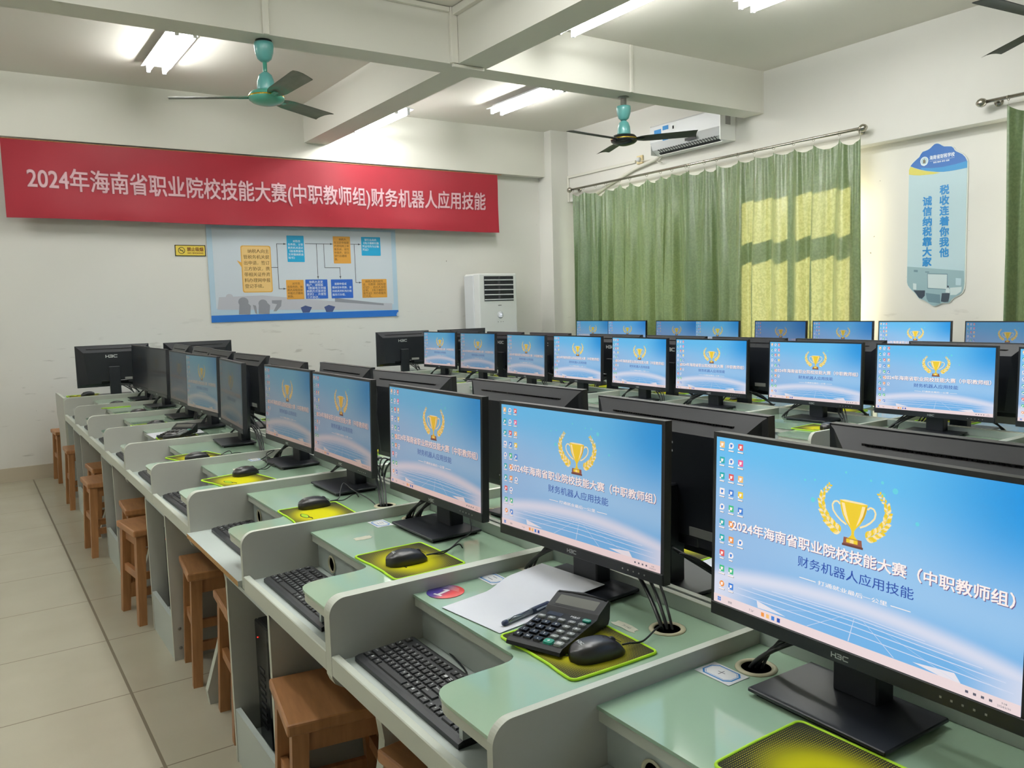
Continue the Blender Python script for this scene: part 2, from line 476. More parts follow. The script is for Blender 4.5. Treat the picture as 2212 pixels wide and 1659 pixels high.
# ================================================================== THE ROOM
XL, XR, YB, YF, ZC = -2.6, 6.28, 8.13, -3.0, 3.40
struct(MB().box(XL, 6.6, YF, YB + .2, -0.1, 0.0, tile).build('floor'))
struct(MB().box(XL - .2, 6.6, YF - .2, YB + .2, ZC, ZC + .12, ceilp).build('ceiling'))
struct(MB().box(XL - .2, 6.6, YB, YB + .2, 0, ZC, wallp).build('wall_back'))
struct(MB().box(XL - .2, XL, YF, YB, 0, ZC, wallp).build('wall_left'))
struct(MB().box(XL, 6.6, YF - .2, YF, 0, ZC, wallp).build('wall_front'))
WIN = [(0.75, 2.70), (4.22, 5.50), (5.85, 7.30)]
ZS, ZH = 0.95, 2.50
m = MB()
m.box(6.15, 6.5, YF, YB, 2.585, ZC, wallp)
m.box(6.28, 6.5, YF, YB, 0, ZS, wallp)
m.box(6.28, 6.5, YF, YB, ZH, 2.585, wallp)
_e = [YF] + [q for a in WIN for q in a] + [YB]
for i in range(0, len(_e), 2): m.box(6.28, 6.5, _e[i], _e[i + 1], ZS, ZH, wallp)
struct(m.build('wall_right'))
struct(MB().box(XL, 5.90, 8.0, YB, 2.88, ZC, beamp).build('beam_back'))
struct(MB().box(5.90, 6.40, 7.87, YB, 0, ZC, wallp).build('column_corner'))
struct(MB().box(XL, 6.15, 5.0, 5.22, 3.035, ZC, beamp).build('beam_cross'))
m = MB(); m.box(2.96, 3.20, YF, 5.0, 3.036, ZC, beamp); m.box(2.96, 3.20, 5.22, 8.0, 3.036, ZC, beamp)
struct(m.build('beam_long'))
struct(MB().box(XL, 5.90, YB - .014, YB, 0, 0.12, skirt).build('baseboard_back'))
for i, (a, b) in enumerate(WIN):
    fr = MB()
    X0, X1 = 6.34, 6.40
    fr.box(X0, X1, a, b, ZS, ZS + .05, frame_al); fr.box(X0, X1, a, b, ZH - .05, ZH, frame_al)
    fr.box(X0, X1, a, a + .05, ZS, ZH, frame_al); fr.box(X0, X1, b - .05, b, ZS, ZH, frame_al)
    fr.box(X0, X1, a, b, 1.89, 2.04, frame_al)
    c = (a + b) / 2
    fr.box(X0, X1, c - .018, c + .018, ZS, ZH, frame_al)
    o = struct(fr.build('window_%d' % (i + 1)))
    MB().box(6.368, 6.374, a + .05, b - .05, ZS + .05, ZH - .05, frost if i == 2 else win_glass).build('pane', o)
    MB().box(6.16, 6.34, a - .04, b + .04, ZS - .03, ZS, boardm).build('window_sill', o)

# surface trunking that feeds the fans and lamps
def trunk(boxes, label):
    mm = MB()
    for q in boxes: mm.box(*q, duct, .003)
    tag(mm.build('cable_trunking'), label, 'trunking', 'white surface cable trunking')
trunk([(2.905, 2.958, 4.965, 4.998, 3.036, 3.398), (2.92, 3.17, 4.975, 4.998, 3.012, 3.034)], 'white cable trunking up the corner where the two ceiling beams cross')
trunk([(2.915, 2.958, 0.5, 4.96, 3.345, 3.395)], 'white trunking along the top edge of the long ceiling beam')
trunk([(1.2, 2.90, 4.965, 4.998, 3.365, 3.395)], 'thin white trunking along the top edge of the cross beam')
trunk([(1.625, 1.665, 4.975, 4.998, 3.03, 3.36)], 'white trunking down the beam to the green ceiling fan')
trunk([(4.535, 4.565, 4.978, 4.998, 3.03, 3.395)], 'white trunking down the beam to the black motored fan')
trunk([(6.128, 6.148, 6.68, 7.868, 2.855, 2.885), (6.128, 6.148, 7.84, 7.868, 2.58, 2.855)], 'white trunking on the window wall leading to the air conditioner socket')

# ------------------------------------------------------------------ lamps
def lamp(x, y, z, label, L=1.08):
    t = thing('fluorescent_lamp', label, 'ceiling light', (x, y, z), 0, 'twin tube ceiling lamps')
    m = MB(); m.prism([(-.035, .0), (.035, .0), (.035, .045), (-.035, .045)], 'y', -L / 2, L / 2, lamp_w)
    for s in (-1, 1): m.box(-.02, .02, s * L * .36 - .02, s * L * .36 + .02, .045, ZC - z, lamp_w)
    m.build('housing', t)
    m = MB()
    P = [(-.11, -.012), (-.045, -.002), (.045, -.002), (.11, -.012), (.11, -.007), (.046, .004), (-.046, .004), (-.11, -.007)]
    m.prism(P, 'y', -L / 2, L / 2, lamp_w)
    m.build('reflector', t)
    for s in (-1, 1):
        m = MB(); m.tube([(s * .060, -L / 2 + .03, -.044), (s * .060, L / 2 - .03, -.044)], .0135, tube_m, 10)
        m.build('tube', t)
        for e in (-1, 1):
            MB().box(s * .060 - .014, s * .060 + .014, e * (L / 2 - .022) - .011, e * (L / 2 - .022) + .011, -.062, .0, lamp_w, .003).build('lampholder', t)
    return t
lamp(1.46, 6.66, 3.37, 'twin tube lamp on the ceiling beside the green fan')
lamp(3.52, 7.42, 3.215, 'twin tube lamp hanging below the long beam by the red banner', .98)
lamp(4.68, 6.62, 3.365, 'twin tube lamp on the ceiling near the black motored fan')
lamp(3.66, 4.15, 3.30, 'big bright twin tube lamp beside the crossing of the beams')
lamp(4.50, 3.28, 3.345, 'twin tube lamp above the window side desks by the white wall')
for x, y in ((1.40, 3.3), (1.40, 1.7), (-0.9, 3.2), (-0.9, 6.6), (2.25, 2.5), (0.3, 2.5)):  # unseen lamps, added to lift the light on beam and near desks
    lamp(x, y, 3.33, 'unseen twin tube lamp added to brighten the camera side of the room')

# ------------------------------------------------------------------ fans
def fan(x, y, label, cup, hubm, bladem, a0, ztop=3.035, zh=2.695):
    t = thing('ceiling_fan', label, 'fan', (x, y, zh), 0, 'ceiling fans')
    zt = ztop - zh
    m = MB()
    if hubm is blackg:
        m.lathe([(0, zt), (.045, zt), (.045, zt - .012), (0, zt - .012)], screw); m.box(-.014, .014, -.02, .02, zt - .09, zt - .01, screw)
        c0 = zt - .075
    else:
        m.lathe([(0, zt), (.05, zt), (.05, zt - .014), (0, zt - .014)], blackp); c0 = zt - .014
    m.build('mount', t)
    MB().lathe([(.0, c0), (.056, c0), (.058, c0 - .02), (.054, c0 - .06), (.042, c0 - .095), (.022, c0 - .112), (0, c0 - .114)], cup).build('canopy', t)
    MB().tube([(0, 0, c0 - .1), (0, 0, .10)], .013, cup if hubm is blackg else green_p, 12).build('downrod', t)
    MB().lathe([(0, .155), (.018, .152), (.038, .135), (.05, .10), (.054, .05), (.052, .04), (0, .04)], cup).build('lower_cup', t)
    m = MB()
    m.lathe([(0, .045), (.05, .042), (.088, .034), (.104, .018), (.108, .0), (.104, -.016), (.085, -.03), (.055, -.04), (.03, -.046), (0, -.047)], hubm, nseg=36)
    hub = m.build('motor', t)
    MB().lathe([(.1062, .010), (.1088, .008), (.1092, .001), (.1068, -.001)], gold_m, nseg=36).build('trim_ring', hub)
    for k in range(3):
        a = math.radians(a0 + 120 * k)
        M = Matrix.Rotation(math.radians(-11), 4, 'X')
        o = []; L0, L1 = .10, .60
        rows = [(L0, .030), (.15, .05), (.2, .058), (.4, .062), (.57, .066), (L1, .064)]
        vs = []; fs = []
        for i, (xx, hw) in enumerate(rows):
            for j in range(5):
                yy = -hw + 2 * hw * j / 4
                sk = (.035 * (j / 4) if i == len(rows) - 1 else 0)
                vs.append((xx - sk, yy, .010 * (1 - (2 * j / 4 - 1) ** 2)))
        for i in range(len(rows) - 1):
            for j in range(4): fs.append((i * 5 + j, i * 5 + j + 1, i * 5 + 6 + j, i * 5 + 5 + j))
        b = MB(); b.add(vs, fs, bladem, True, M)
        b.add([(v_[0], v_[1], v_[2] - .003) for v_ in vs], [f_[::-1] for f_ in fs], bladem, True, M)
        b.box(.07, .17, -.014, .014, -.006, -.001, hubm, .002, M=M)
        bo = b.build('blade', t, recalc=False); bo.rotation_euler = (0, 0, a)
    return t
fan(1.67, 5.12, 'green ceiling fan with dusty blades hanging from the cross beam', teal_p, green_p, blade_m, 272)
fan(4.60, 5.14, 'ceiling fan with teal cups and black motor in front of the air conditioner', teal_p, blackg, blade_k, 67)
fan(4.55, 1.93, 'ceiling fan cut by the frame with only two blade tips showing', teal_p, green_p, blade_k, 55, ZC)

# ------------------------------------------------------------------ banner, posters and signs on the far wall
BX0, BX1, BZ0, BZ1, BY = 0.385, 5.215, 2.215, 2.862, 7.982
def bwave(x, z):
    s = (x - BX0) / (BX1 - BX0); q = (BZ1 - z) / (BZ1 - BZ0)
    d = .006 * math.sin(5.1 * x + 2.2 * q) + .005 * math.sin(9.7 * x - 3.0 * q) + .004 * math.sin(3.0 * q * 3 + x * 2)
    d += .010 * math.sin((x * .9 + z * 4.0) * 2.3) * (0.4 + 0.6 * q)
    return BY + d * (0.25 + q) * .9
t = thing('banner', 'long red cloth banner with white lettering hung across the far wall', 'banner', (0, 0, 0))
m = MB(); nx, nz = 160, 26; vs = []; fs = []
for i in range(nx + 1):
    for j in range(nz + 1):
        x = BX0 + (BX1 - BX0) * i / nx; z = BZ0 + (BZ1 - BZ0) * j / nz
        zz = z + (.006 * math.sin(x * 2.2) if j == 0 else 0)
        vs.append((x, bwave(x, z), zz))
for i in range(nx):
    for j in range(nz): fs.append((i * (nz + 1) + j, (i + 1) * (nz + 1) + j, (i + 1) * (nz + 1) + j + 1, i * (nz + 1) + j + 1))
m.add(vs, fs, red_cloth, True); m.build('cloth', t)
for i in range(2):
    m = MB(); xx = BX0 + .004 if i == 0 else BX1 - .03
    for j in range(13):
        z0, z1 = BZ0 + .03 + j * .047, BZ0 + .03 + j * .047 + .047
        m.quad([(xx, bwave(xx, z0) - .002, z0), (xx + .028, bwave(xx + .028, z0) - .002, z0), (xx + .028, bwave(xx + .028, z1) - .002, z1), (xx, bwave(xx, z1) - .002, z1)], red_cloth)
    m.build('hem', t)
m = MB(); m.tube([(BX0 - .5, BY + .004, BZ1 + .004), (BX0, BY, BZ1 - .002), (BX1, BY, BZ1 - .002), (BX1 + .06, BY + .01, BZ1 + .006)], .004, wood, 6); m.build('cord', t)
vs, fs, a, b_, c, d = text_geo('2024年海南省职业院校技能大赛(中职教师组)财务机器人应用技能', 0.0, 4)
m = MB()
for lay, (ox, oy) in enumerate(((-.022, -.018), (.022, -.018), (-.022, .018), (.022, .018), (0, 0))):
    pts = []
    for p in vs:
        x = 0.555 + (p[0] + ox - a) / (b_ - a) * 4.49
        z = 2.428 + (p[1] + oy - c) / (d - c) * .216 - .022 * math.sin((x - .55) / 4.5 * PI) + .004
        pts.append((x, bwave(x, z) - .004 - lay * 2e-4, z))
    m.add(pts, fs, pink_ink); m.build('lettering', t)

# flow chart poster
PO = (1.997, 8.122, 1.296)
PM = frame(PO, (1, 0, 0), (0, 0, 1))     # local x right, y up, z towards the room
pc = {k: mat('poster_' + k, c, .35) for k, c in dict(white=(206, 216, 226), pale=(182, 208, 226), blue=(38, 112, 200), tan=(236, 200, 132), tan_edge=(224, 170, 76), cyan=(30, 164, 214),
      orange=(222, 162, 70), deep=(44, 100, 196), line=(72, 78, 86), brown=(126, 92, 46), text=(226, 236, 242), mist=(190, 192, 202), dusk=(142, 145, 154), navy=(70, 84, 132)).items()}
t = thing('wall_poster', 'white flow chart poster with blue bottom strip on the far wall', 'poster', PO)
t.matrix_world = PM
m = MB(); m.box(0, 1.972, -.0, .924, -.004, 0, pc['pale']); m.quad([(.05, .13, .0008), (1.92, .13, .0008), (1.92, .90, .0008), (.05, .90, .0008)], pc['white'])
m.quad([(0, 0, .001), (1.972, 0, .001), (1.972, .066, .001), (0, .066, .001)], pc['blue']); m.build('sheet', t)
m = MB()   # faint classroom photograph behind the chart
def blob(cx, cy, rx, ry, mm, z=.0012, k=14): m.quad([(cx + rx * math.cos(2 * PI * i / k), cy + ry * math.sin(2 * PI * i / k), z) for i in range(k)], mm)
m.quad([(.06, .12, .0011), (1.9, .07, .0011), (1.9, .14, .0011), (1.2, .18, .0011), (.5, .25, .0011), (.08, .24, .0011)], pc['mist'])
for bx, by, s in ((.31, .19, 1), (.50, .17, .9)):
    zz = .0013 + bx * .0004
    blob(bx, by, .05 * s, .045 * s, pc['dusk'], zz + .0001); m.quad([(bx - .05, .07, zz), (bx + .06, .065, zz), (bx + .07, .15, zz), (bx + .02, .2, zz), (bx - .04, .17, zz)], pc['dusk'])
m.quad([(.42, .075, .00165), (.44, .068, .00165), (.43, .15, .00165), (.40, .16, .00165)], pc['dusk'])
m.quad([(.59, .2, .0013), (.69, .2, .0013), (.68, .14, .0013), (.63, .09, .0013), (.60, .09, .0013), (.64, .16, .0013), (.59, .17, .0013)], pc['dusk'])
for bx in (.18, .82, 1.0): blob(bx, .24, .035, .03, pc['mist'])
for bx in (.90, 1.15): m.quad([(bx, .068, .0013), (bx + .07, .068, .0013), (bx + .1, .12, .0013), (bx + .03, .14, .0013), (bx - .02, .12, .0013)], pc['navy'])
m.quad([(1.25, .17, .0013), (1.8, .12, .0013), (1.8, .14, .0013), (1.25, .21, .0013)], pc['dusk'])
m.build('photo_print', t)
def pbox(x0, x1, y0, y1, fill, lines, ink, size, name='text_box', r=.006, indent=0, edge_m=None, lead=None, top=None):
    m = MB()
    if edge_m: m.quad([(*p, .0016) for p in rrect(x0, x1, y0, y1, r)], edge_m); m.quad([(*p, .0019) for p in rrect(x0 + .009, x1 - .009, y0 + .009, y1 - .009, r)], fill)
    else: m.quad([(*p, .0019) for p in rrect(x0, x1, y0, y1, r)], fill)
    lead = lead or size * 1.18
    yy = (top if top is not None else y1 - size * 1.25)
    for i, ln in enumerate(lines):
        pad = len(ln) - len(ln.lstrip('　'))
        m.em(ln, ink, x0 + (.022 if edge_m else .010), yy - i * lead, size, .012, z=.0023, res=1)
    return m.build(name, t)
pbox(.312, .606, .28, .735, pc['tan'], ['　纳税人向主', '管税务机关提', '出申请，签订', '三方协议，携', '带相关证件资', '料办理网申报', '登记手续。'], pc['brown'], .0425, r=.02, edge_m=pc['tan_edge'], lead=.0565, top=.665)
MB().quad([(.271, .592, .0017), (.316, .57, .0017), (.316, .52, .0017)], pc['tan_edge']).build('speech_tail', t)
pbox(.772, .949, .578, .84, pc['cyan'], ['　　对符合', '条件的，主管', '税务机关送达', '《核准数据电', '文申报纳税通', '知书》'], pc['text'], .0262, lead=.033, top=.775)
pbox(1.259, 1.448, .565, .842, pc['orange'], ['　　纳税人', '在法定申报期', '内登陆网上申', '报系统，填写', '申报表，提交', '银行扣缴税', '款。'], pc['brown'], .0272, lead=.034, top=.802)
pbox(1.572, 1.791, .648, .843, pc['cyan'], ['　银行出具的', '《电子缴税付款', '凭证可作为记账', '凭证》'], pc['text'], .0275, lead=.034, top=.802)
pbox(.744, .925, .206, .399, pc['orange'], ['　　对不符', '合条件的，纳', '税人采取直接', '申报方式缴纳', '税款。'], pc['brown'], .0265, lead=.032, top=.352)
pbox(.943, 1.178, .206, .402, pc['deep'], ['　纳税人变更', '账户，请填报', '《数据电文申报', '纳税方式事项变', '更表》，并重签', '三方协议。'], pc['text'], .0295, lead=.031, top=.366)
pbox(1.216, 1.455, .206, .401, pc['deep'], ['　逾期申报或', '缴纳查补税款，请', '持纸质资料到办税', '服务厅办理。'], pc['text'], .0268, lead=.037, top=.345)
pbox(1.558, 1.845, .205, .401, pc['orange'], ['　纳税人需完税凭', '证，可携带《税务登', '记证》、经办人身份', '证明、《电子缴税付', '款凭证》到办税服务', '厅开具。'], pc['brown'], .0295, lead=.031, top=.366)
m = MB()
def seg(pts, arrow=True):
    for (xa, ya), (xb, yb) in zip(pts, pts[1:]):
        hw = .0026
        if abs(xb - xa) > abs(yb - ya): m.quad([(min(xa, xb) - hw, ya - hw, .0021), (max(xa, xb) + hw, ya - hw, .0021), (max(xa, xb) + hw, ya + hw, .0021), (min(xa, xb) - hw, ya + hw, .0021)], pc['line'])
        else: m.quad([(xa - hw, min(ya, yb), .0021), (xa + hw, min(ya, yb), .0021), (xa + hw, max(ya, yb), .0021), (xa - hw, max(ya, yb), .0021)], pc['line'])
    if arrow:
        (xa, ya), (xb, yb) = pts[-2:]; L = math.hypot(xb - xa, yb - ya); ux, uy = (xb - xa) / L, (yb - ya) / L
        m.quad([(xb, yb, .0022), (xb - ux * .026 - uy * .010, yb - uy * .026 + ux * .010, .0022), (xb - ux * .026 + uy * .010, yb - uy * .026 - ux * .010, .0022)], pc['line'])
seg([(.607, .524), (.669, .524), (.669, .756), (.764, .756)]); seg([(.669, .524), (.669, .312), (.740, .312)])
seg([(.961, .763), (1.254, .763)]); seg([(1.08, .763), (1.08, .408)]); seg([(1.157, .763), (1.157, .522), (1.322, .522), (1.322, .408)])
seg([(1.452, .764), (1.562, .764)]); seg([(1.492, .764), (1.492, .366), (1.553, .366)])
m.build('flow_lines', t)
MB().quad([(1.972, 0, .004), (1.945, .0, .012), (1.94, .02, .014), (1.958, .045, .008), (1.972, .04, .003)], pc['white']).build('peeling_corner', t)

# no smoking sign
t = thing('no_smoking_sign', 'small yellow no smoking sign with black border beside the poster', 'sign', (1.708, 8.124, 1.924))
t.matrix_world = frame((1.708, 8.124, 1.924), (1, 0, 0), (0, 0, 1))
sy = mat('sign_yellow', (232, 206, 84), .35); sb_ = mat('sign_black', (30, 30, 28), .4); sbr = mat('sign_brown', (128, 78, 24), .5)
m = MB(); m.prism(rrect(0, .275, 0, .104, .004), 'z', -.006, 0, sb_); m.quad([(*p, .0008) for p in rrect(.007, .268, .007, .097, .003)], sy); m.build('plate', t)
m = MB(); k = 28
ring = [(.058 + r_ * math.cos(2 * PI * i / k), .052 + r_ * math.sin(2 * PI * i / k), .0014) for r_ in (.031, .026) for i in range(k)]
m.add(ring, [(i, (i + 1) % k, k + (i + 1) % k, k + i) for i in range(k)], sb_)
m.quad([(.034, .070, .0015), (.038, .074, .0015), (.082, .034, .0015), (.078, .030, .0015)], sb_); m.quad([(.04, .05, .0013), (.076, .05, .0013), (.076, .055, .0013), (.04, .055, .0013)], sb_)
m.build('symbol', t)
m = MB(); m.text('禁止吸烟', sbr, .108, .046, h=.036, w=.145, bold=.03, z=.0014); m.text('NO SMOKING', sbr, .112, .022, h=.013, w=.14, bold=.03, z=.0014); m.build('lettering', t)

# slogan board on the window wall (local x towards the camera side, y up)
SO = (6.277, 3.69, 2.38)
t = thing('slogan_board', 'tall blue slogan board with wavy ends on the white wall between curtains', 'sign', SO)
t.matrix_world = frame(SO, (0, -1, 0), (0, 0, 1))
K = .000457
def S(x, y):
    x = x + 30 * (y - 540) / 1860.0
    return ((x - 505) * K, -(y - 474 + .185 * (x - 513)) * .000458)
top_ = [(505, 600), (505, 545), (530, 480), (565, 435), (600, 400), (650, 355), (690, 320), (710, 280), (745, 235), (800, 215), (845, 195), (880, 170), (915, 135), (950, 105), (980, 95), (1010, 95), (1040, 105), (1075, 125), (1110, 140), (1170, 138), (1230, 138), (1265, 160), (1285, 195), (1310, 215), (1360, 235), (1410, 258), (1455, 300), (1480, 345), (1490, 400), (1490, 470)]
bot_ = [(1462, 900), (1450, 990), (1425, 1050), (1385, 1095), (1330, 1130), (1285, 1160), (1250, 1200), (1225, 1240), (1190, 1265), (1140, 1270), (1100, 1277), (1060, 1300), (1010, 1335), (980, 1350), (950, 1356), (915, 1350), (860, 1320), (820, 1298), (780, 1287), (730, 1283), (700, 1275), (675, 1255), (655, 1230), (620, 1190), (560, 1150), (515, 1115), (490, 1080), (476, 1030), (475, 980)]
OUT = [S(*p) for p in top_] + [S(x, y + 1422) for x, y in bot_]
sg = {k: mat('board_' + k, c, .3) for k, c in dict(rim=(220, 226, 222), pale=(186, 212, 220), blue=(52, 110, 186), blue_light=(56, 148, 208), yellow=(214, 206, 96), ink=(44, 138, 204), text=(226, 236, 240), grey=(150, 180, 188), white=(204, 220, 222), dark=(58, 70, 82), slate=(108, 138, 150), brown=(96, 84, 54)).items()}
m = MB()
cx_ = sum(p[0] for p in OUT) / len(OUT); cy_ = sum(p[1] for p in OUT) / len(OUT)
m.prism([(cx_ + (p[0] - cx_) * 1.025, cy_ + (p[1] - cy_) * 1.009) for p in OUT], 'z', 0, .006, sg['rim']); m.prism(OUT, 'z', .006, .009, sg['pale'], sg['rim'])
m.build('panel', t)
m = MB()
head = [S(*p) for p in top_[2:]] + [S(*p) for p in ((1300, 515), (1200, 535), (1100, 550), (1000, 554), (900, 550), (800, 543), (700, 527), (600, 503))]
m.quad([(*p, .0098) for p in head], sg['blue'])
m.quad([(*S(*p), .0101) for p in ((1490, 360), (1490, 470), (1300, 515), (1100, 550), (900, 550), (740, 530), (700, 500), (900, 498), (1100, 470), (1300, 420))], sg['blue_light'])
m.quad([(*S(*p), .0098) for p in ((532, 487), (505, 545), (505, 622), (600, 628), (700, 626), (800, 612), (930, 595), (1050, 566), (900, 556), (800, 549), (700, 534), (600, 508))], sg['yellow'])
m.build('header', t)
m = MB(); ex_, ey_ = S(775, 385)
m.quad([(ex_ + .032 * math.cos(2 * PI * i / 28), ey_ + .032 * math.sin(2 * PI * i / 28), .0104) for i in range(28)], sg['text'])
m.quad([(ex_ + .026 * math.cos(2 * PI * i / 28), ey_ + .026 * math.sin(2 * PI * i / 28), .0106) for i in range(28)], sg['pale'])
for q in ((-.009, -.018, -.002, .010), (-.001, -.018, .003, .018), (.004, -.018, .010, .006)): m.quad([(ex_ + q[0], ey_ + q[1], .0108), (ex_ + q[2], ey_ + q[1], .0108), (ex_ + q[2], ey_ + q[3], .0108), (ex_ + q[0], ey_ + q[3], .0108)], sg['brown'])
m.quad([(ex_ - .028, ey_ - .018, .0108), (ex_, ey_ - .026, .0108), (ex_ + .028, ey_ - .018, .0108), (ex_ + .02, ey_ - .03, .0108), (ex_, ey_ - .038, .0108), (ex_ - .02, ey_ - .03, .0108)], sg['text'])
m.build('emblem', t)
m = MB(); q = S(868, 368)
m.text('海南省财税学校', sg['text'], q[0], q[1], h=.032, w=.19, bold=.02, z=.0104)
m.quad([(q[0], q[1] - .010, .0104), (q[0] + .19, q[1] - .010, .0104), (q[0] + .19, q[1] - .0085, .0104), (q[0], q[1] - .0085, .0104)], sg['text'])
m.text('诚信 勤奋 求实 创新', sg['text'], q[0] + .028, q[1] - .029, h=.013, w=.125, bold=.02, z=.0104)
for col_x, y0, chars, st in ((1120, 838, '税收连着你我他', 171), (828, 1045, '诚信纳税靠大家', 168.5)):
    for i, ch in enumerate(chars):
        q = S(col_x - 30 * 0.0, y0 + st * i)
        m.text(ch, sg['ink'], q[0] - .034, q[1] - .034, h=.068, w=.07, bold=.03, z=.0104)
m.build('lettering', t)
m = MB()
def sp(pts, k, z): m.quad([(*S(x, y + 1422), z) for x, y in pts], sg[k])
sp([(478, 760), (1452, 700), (1462, 900), (1450, 990), (1425, 1050), (1385, 1095), (1330, 1130), (1250, 1200), (1225, 1240), (1190, 1265), (1100, 1277), (1010, 1335), (950, 1354), (915, 1350), (860, 1320), (780, 1287), (700, 1275), (655, 1230), (620, 1190), (560, 1150), (490, 1080), (476, 1030)], 'grey', .0098)
sp([(835, 825), (1185, 785), (1185, 1050), (840, 1080)], 'slate', .0102); sp([(845, 838), (1176, 800), (1172, 1040), (850, 1068)], 'white', .0104)
sp([(810, 1160), (1060, 1150), (1065, 1295), (865, 1305), (830, 1260)], 'slate', .0103)
sp([(590, 1150), (800, 1120), (795, 1210), (745, 1270), (690, 1262), (640, 1200)], 'dark', .0103); sp([(1090, 1120), (1225, 1095), (1215, 1180), (1200, 1245), (1140, 1262), (1075, 1262)], 'dark', .0103)
sp([(1180, 985), (1205, 985), (1205, 1020), (1225, 1040), (1220, 1100), (1150, 1100), (1160, 1040), (1182, 1020)], 'white', .0106)
sp([(1178, 980), (1207, 980), (1207, 1012), (1180, 1012)], 'dark', .0107)
sp([(585, 1030), (645, 1030), (645, 1130), (588, 1135)], 'white', .0105); sp([(600, 800), (670, 795), (668, 830), (598, 835)], 'slate', .0105); sp([(800, 800), (870, 792), (868, 812), (800, 818)], 'slate', .0105)
sp([(1320, 835), (1410, 830), (1405, 945), (1320, 952)], 'pale', .0105); sp([(1225, 1010), (1420, 965), (1410, 1040), (1330, 1110), (1230, 1130)], 'white', .0103)
m.build('classroom_picture', t)

# ------------------------------------------------------------------ air conditioners, socket
t = thing('wall_air_conditioner', 'white split air conditioner mounted high on the window wall', 'air conditioner', (6.149, 5.79, 2.85))
t.rotation_euler = (0, 0, -PI / 2)    # local x runs towards the camera, local -y into the room
m = MB(); Pf = [(-.0, .0), (-.115, .0), (-.18, .045), (-.205, .12), (-.205, .27), (-.19, .285), (0, .285)]
m.prism(Pf, 'x', -.46, .46, ac_g); m.build('body', t)
MB().box(-.462, -.455, -.20, 0, .0, .286, ac_w, .002).build('end_cap', t); MB().box(.455, .468, -.206, 0, .0, .286, ac_w, .002).build('end_cap', t)
m = MB(); m.quad([(-.40, -.1195, .002), (.40, -.1195, .002), (.40, -.1805, .047), (-.40, -.1805, .047)], vent_d)
m.build('air_outlet', t)
m = MB()
for i in range(22):
    x = -.37 + i * .0352
    m.quad([(x, -.1205, .001), (x + .012, -.1205, .001), (x + .004, -.1815, .046), (x - .008, -.1815, .046)], darkp)
m.box(-.385, .40, -.176, -.170, .036, .040, darkp); m.build('louvre', t)
m = MB(); m.box(-.40, .42, -.132, -.126, -.006, -.001, ac_w); m.build('flap', t)
m = MB(); m.box(.02, .17, -.208, -.2045, .058, .085, vent_d, .001); m.build('display', t)
m = MB(); tq = lambda x0, x1, z0, z1, mm: m.quad([(x0, -.2062, z0), (x1, -.2062, z0), (x1, -.2062, z1), (x0, -.2062, z1)], mm)
tq(-.28, -.20, .215, .255, blue_ink); tq(-.40, -.30, .19, .235, blue_ink); tq(-.28, -.20, .115, .135, blue_ink); tq(-.17, -.10, .195, .258, whitep); tq(-.145, -.125, .205, .235, ink_m); tq(.08, .16, .098, .103, ink_m)
m.build('energy_sticker', t)
m = MB(); m.quad([(.4685, -.14, .14), (.4685, -.07, .14), (.4685, -.07, .25), (.4685, -.14, .25)], labelm); m.build('rating_label', t)
m = MB(); m.tube([(-.46, -.05, .02), (-.56, -.04, -.01), (-.9, -.03, -.06), (-1.35, -.02, -.17), (-1.55, -.02, -.24)], .018, duct, 8); m.build('hose', t)
m = MB(); m.tube([(-.44, -.06, .0), (-.5, -.05, -.035), (-.46, -.04, -.06), (-.52, -.03, -.05), (-.6, -.025, .0), (-.8, -.02, .01)], .005, duct, 6); m.build('power_cable', t)
t = thing('wall_socket', 'yellowed square wall socket beside the wall air conditioner', 'socket', (6.148, 6.61, 2.88)); t.rotation_euler = (0, 0, -PI / 2)
MB().box(-.045, .045, -.02, 0, -.043, .043, sock, .004).build('plate', t); MB().lathe([(0, .03), (.02, .028), (.026, .0)], whitep, M=Matrix.Translation((0, -.02, 0)) @ Matrix.Rotation(PI / 2, 4, 'X')).build('plug', t)

t = thing('floor_air_conditioner', 'white floor standing air conditioner with dark louvred outlet by the corner', 'air conditioner', (4.76, 7.72, 0))
m = MB(); m.box(0, .50, 0, .30, 0, 1.735, ac_w, .012, 2); m.box(-.012, .02, .11, .30, .0, 1.72, ac_g, .006); m.build('cabinet', t)
m = MB(); m.quad([(*p, 0) for p in []] or [(.065, -.002, 1.43), (.455, -.002, 1.43), (.455, -.002, 1.705), (.065, -.002, 1.705)], vent_d); m.build('air_outlet', t)
for i in range(5):
    MB().box(.068, .452, -.010, -.003, 1.44 + i * .054, 1.452 + i * .054, ac_g, .002).build('louvre', t)
m = MB()
for i in range(5): m.quad([(.245, -.004, 1.455 + i * .054), (.265, -.012, 1.455 + i * .054), (.275, -.012, 1.485 + i * .054), (.25, -.004, 1.49 + i * .054)], darkp)
m.build('vane', t)
m = MB(); m.lathe([(0, .004), (.036, .004), (.040, .0)], ac_g, M=Matrix.Translation((.27, -.001, 1.275)) @ Matrix.Rotation(PI / 2, 4, 'X')); m.build('control_dial', t)
_led = emis('white_led', (236, 240, 255), 1.5)
m = MB(); m.text('26', _led, .27, 1.268, h=.026, align='c', M=Matrix(((1, 0, 0, 0), (0, 0, -1, -.0065), (0, 1, 0, 0), (0, 0, 0, 1)))); m.box(.25, .29, -.0065, -.006, 1.255, 1.258, _led); m.build('readout', t)
m = MB(); m.box(.245, .287, -.003, 0, 1.378, 1.385, ink_m)
for q in (.235, .27, .3): m.box(q, q + .008, -.003, 0, 1.195, 1.2, ink_m)
m.build('marking', t)

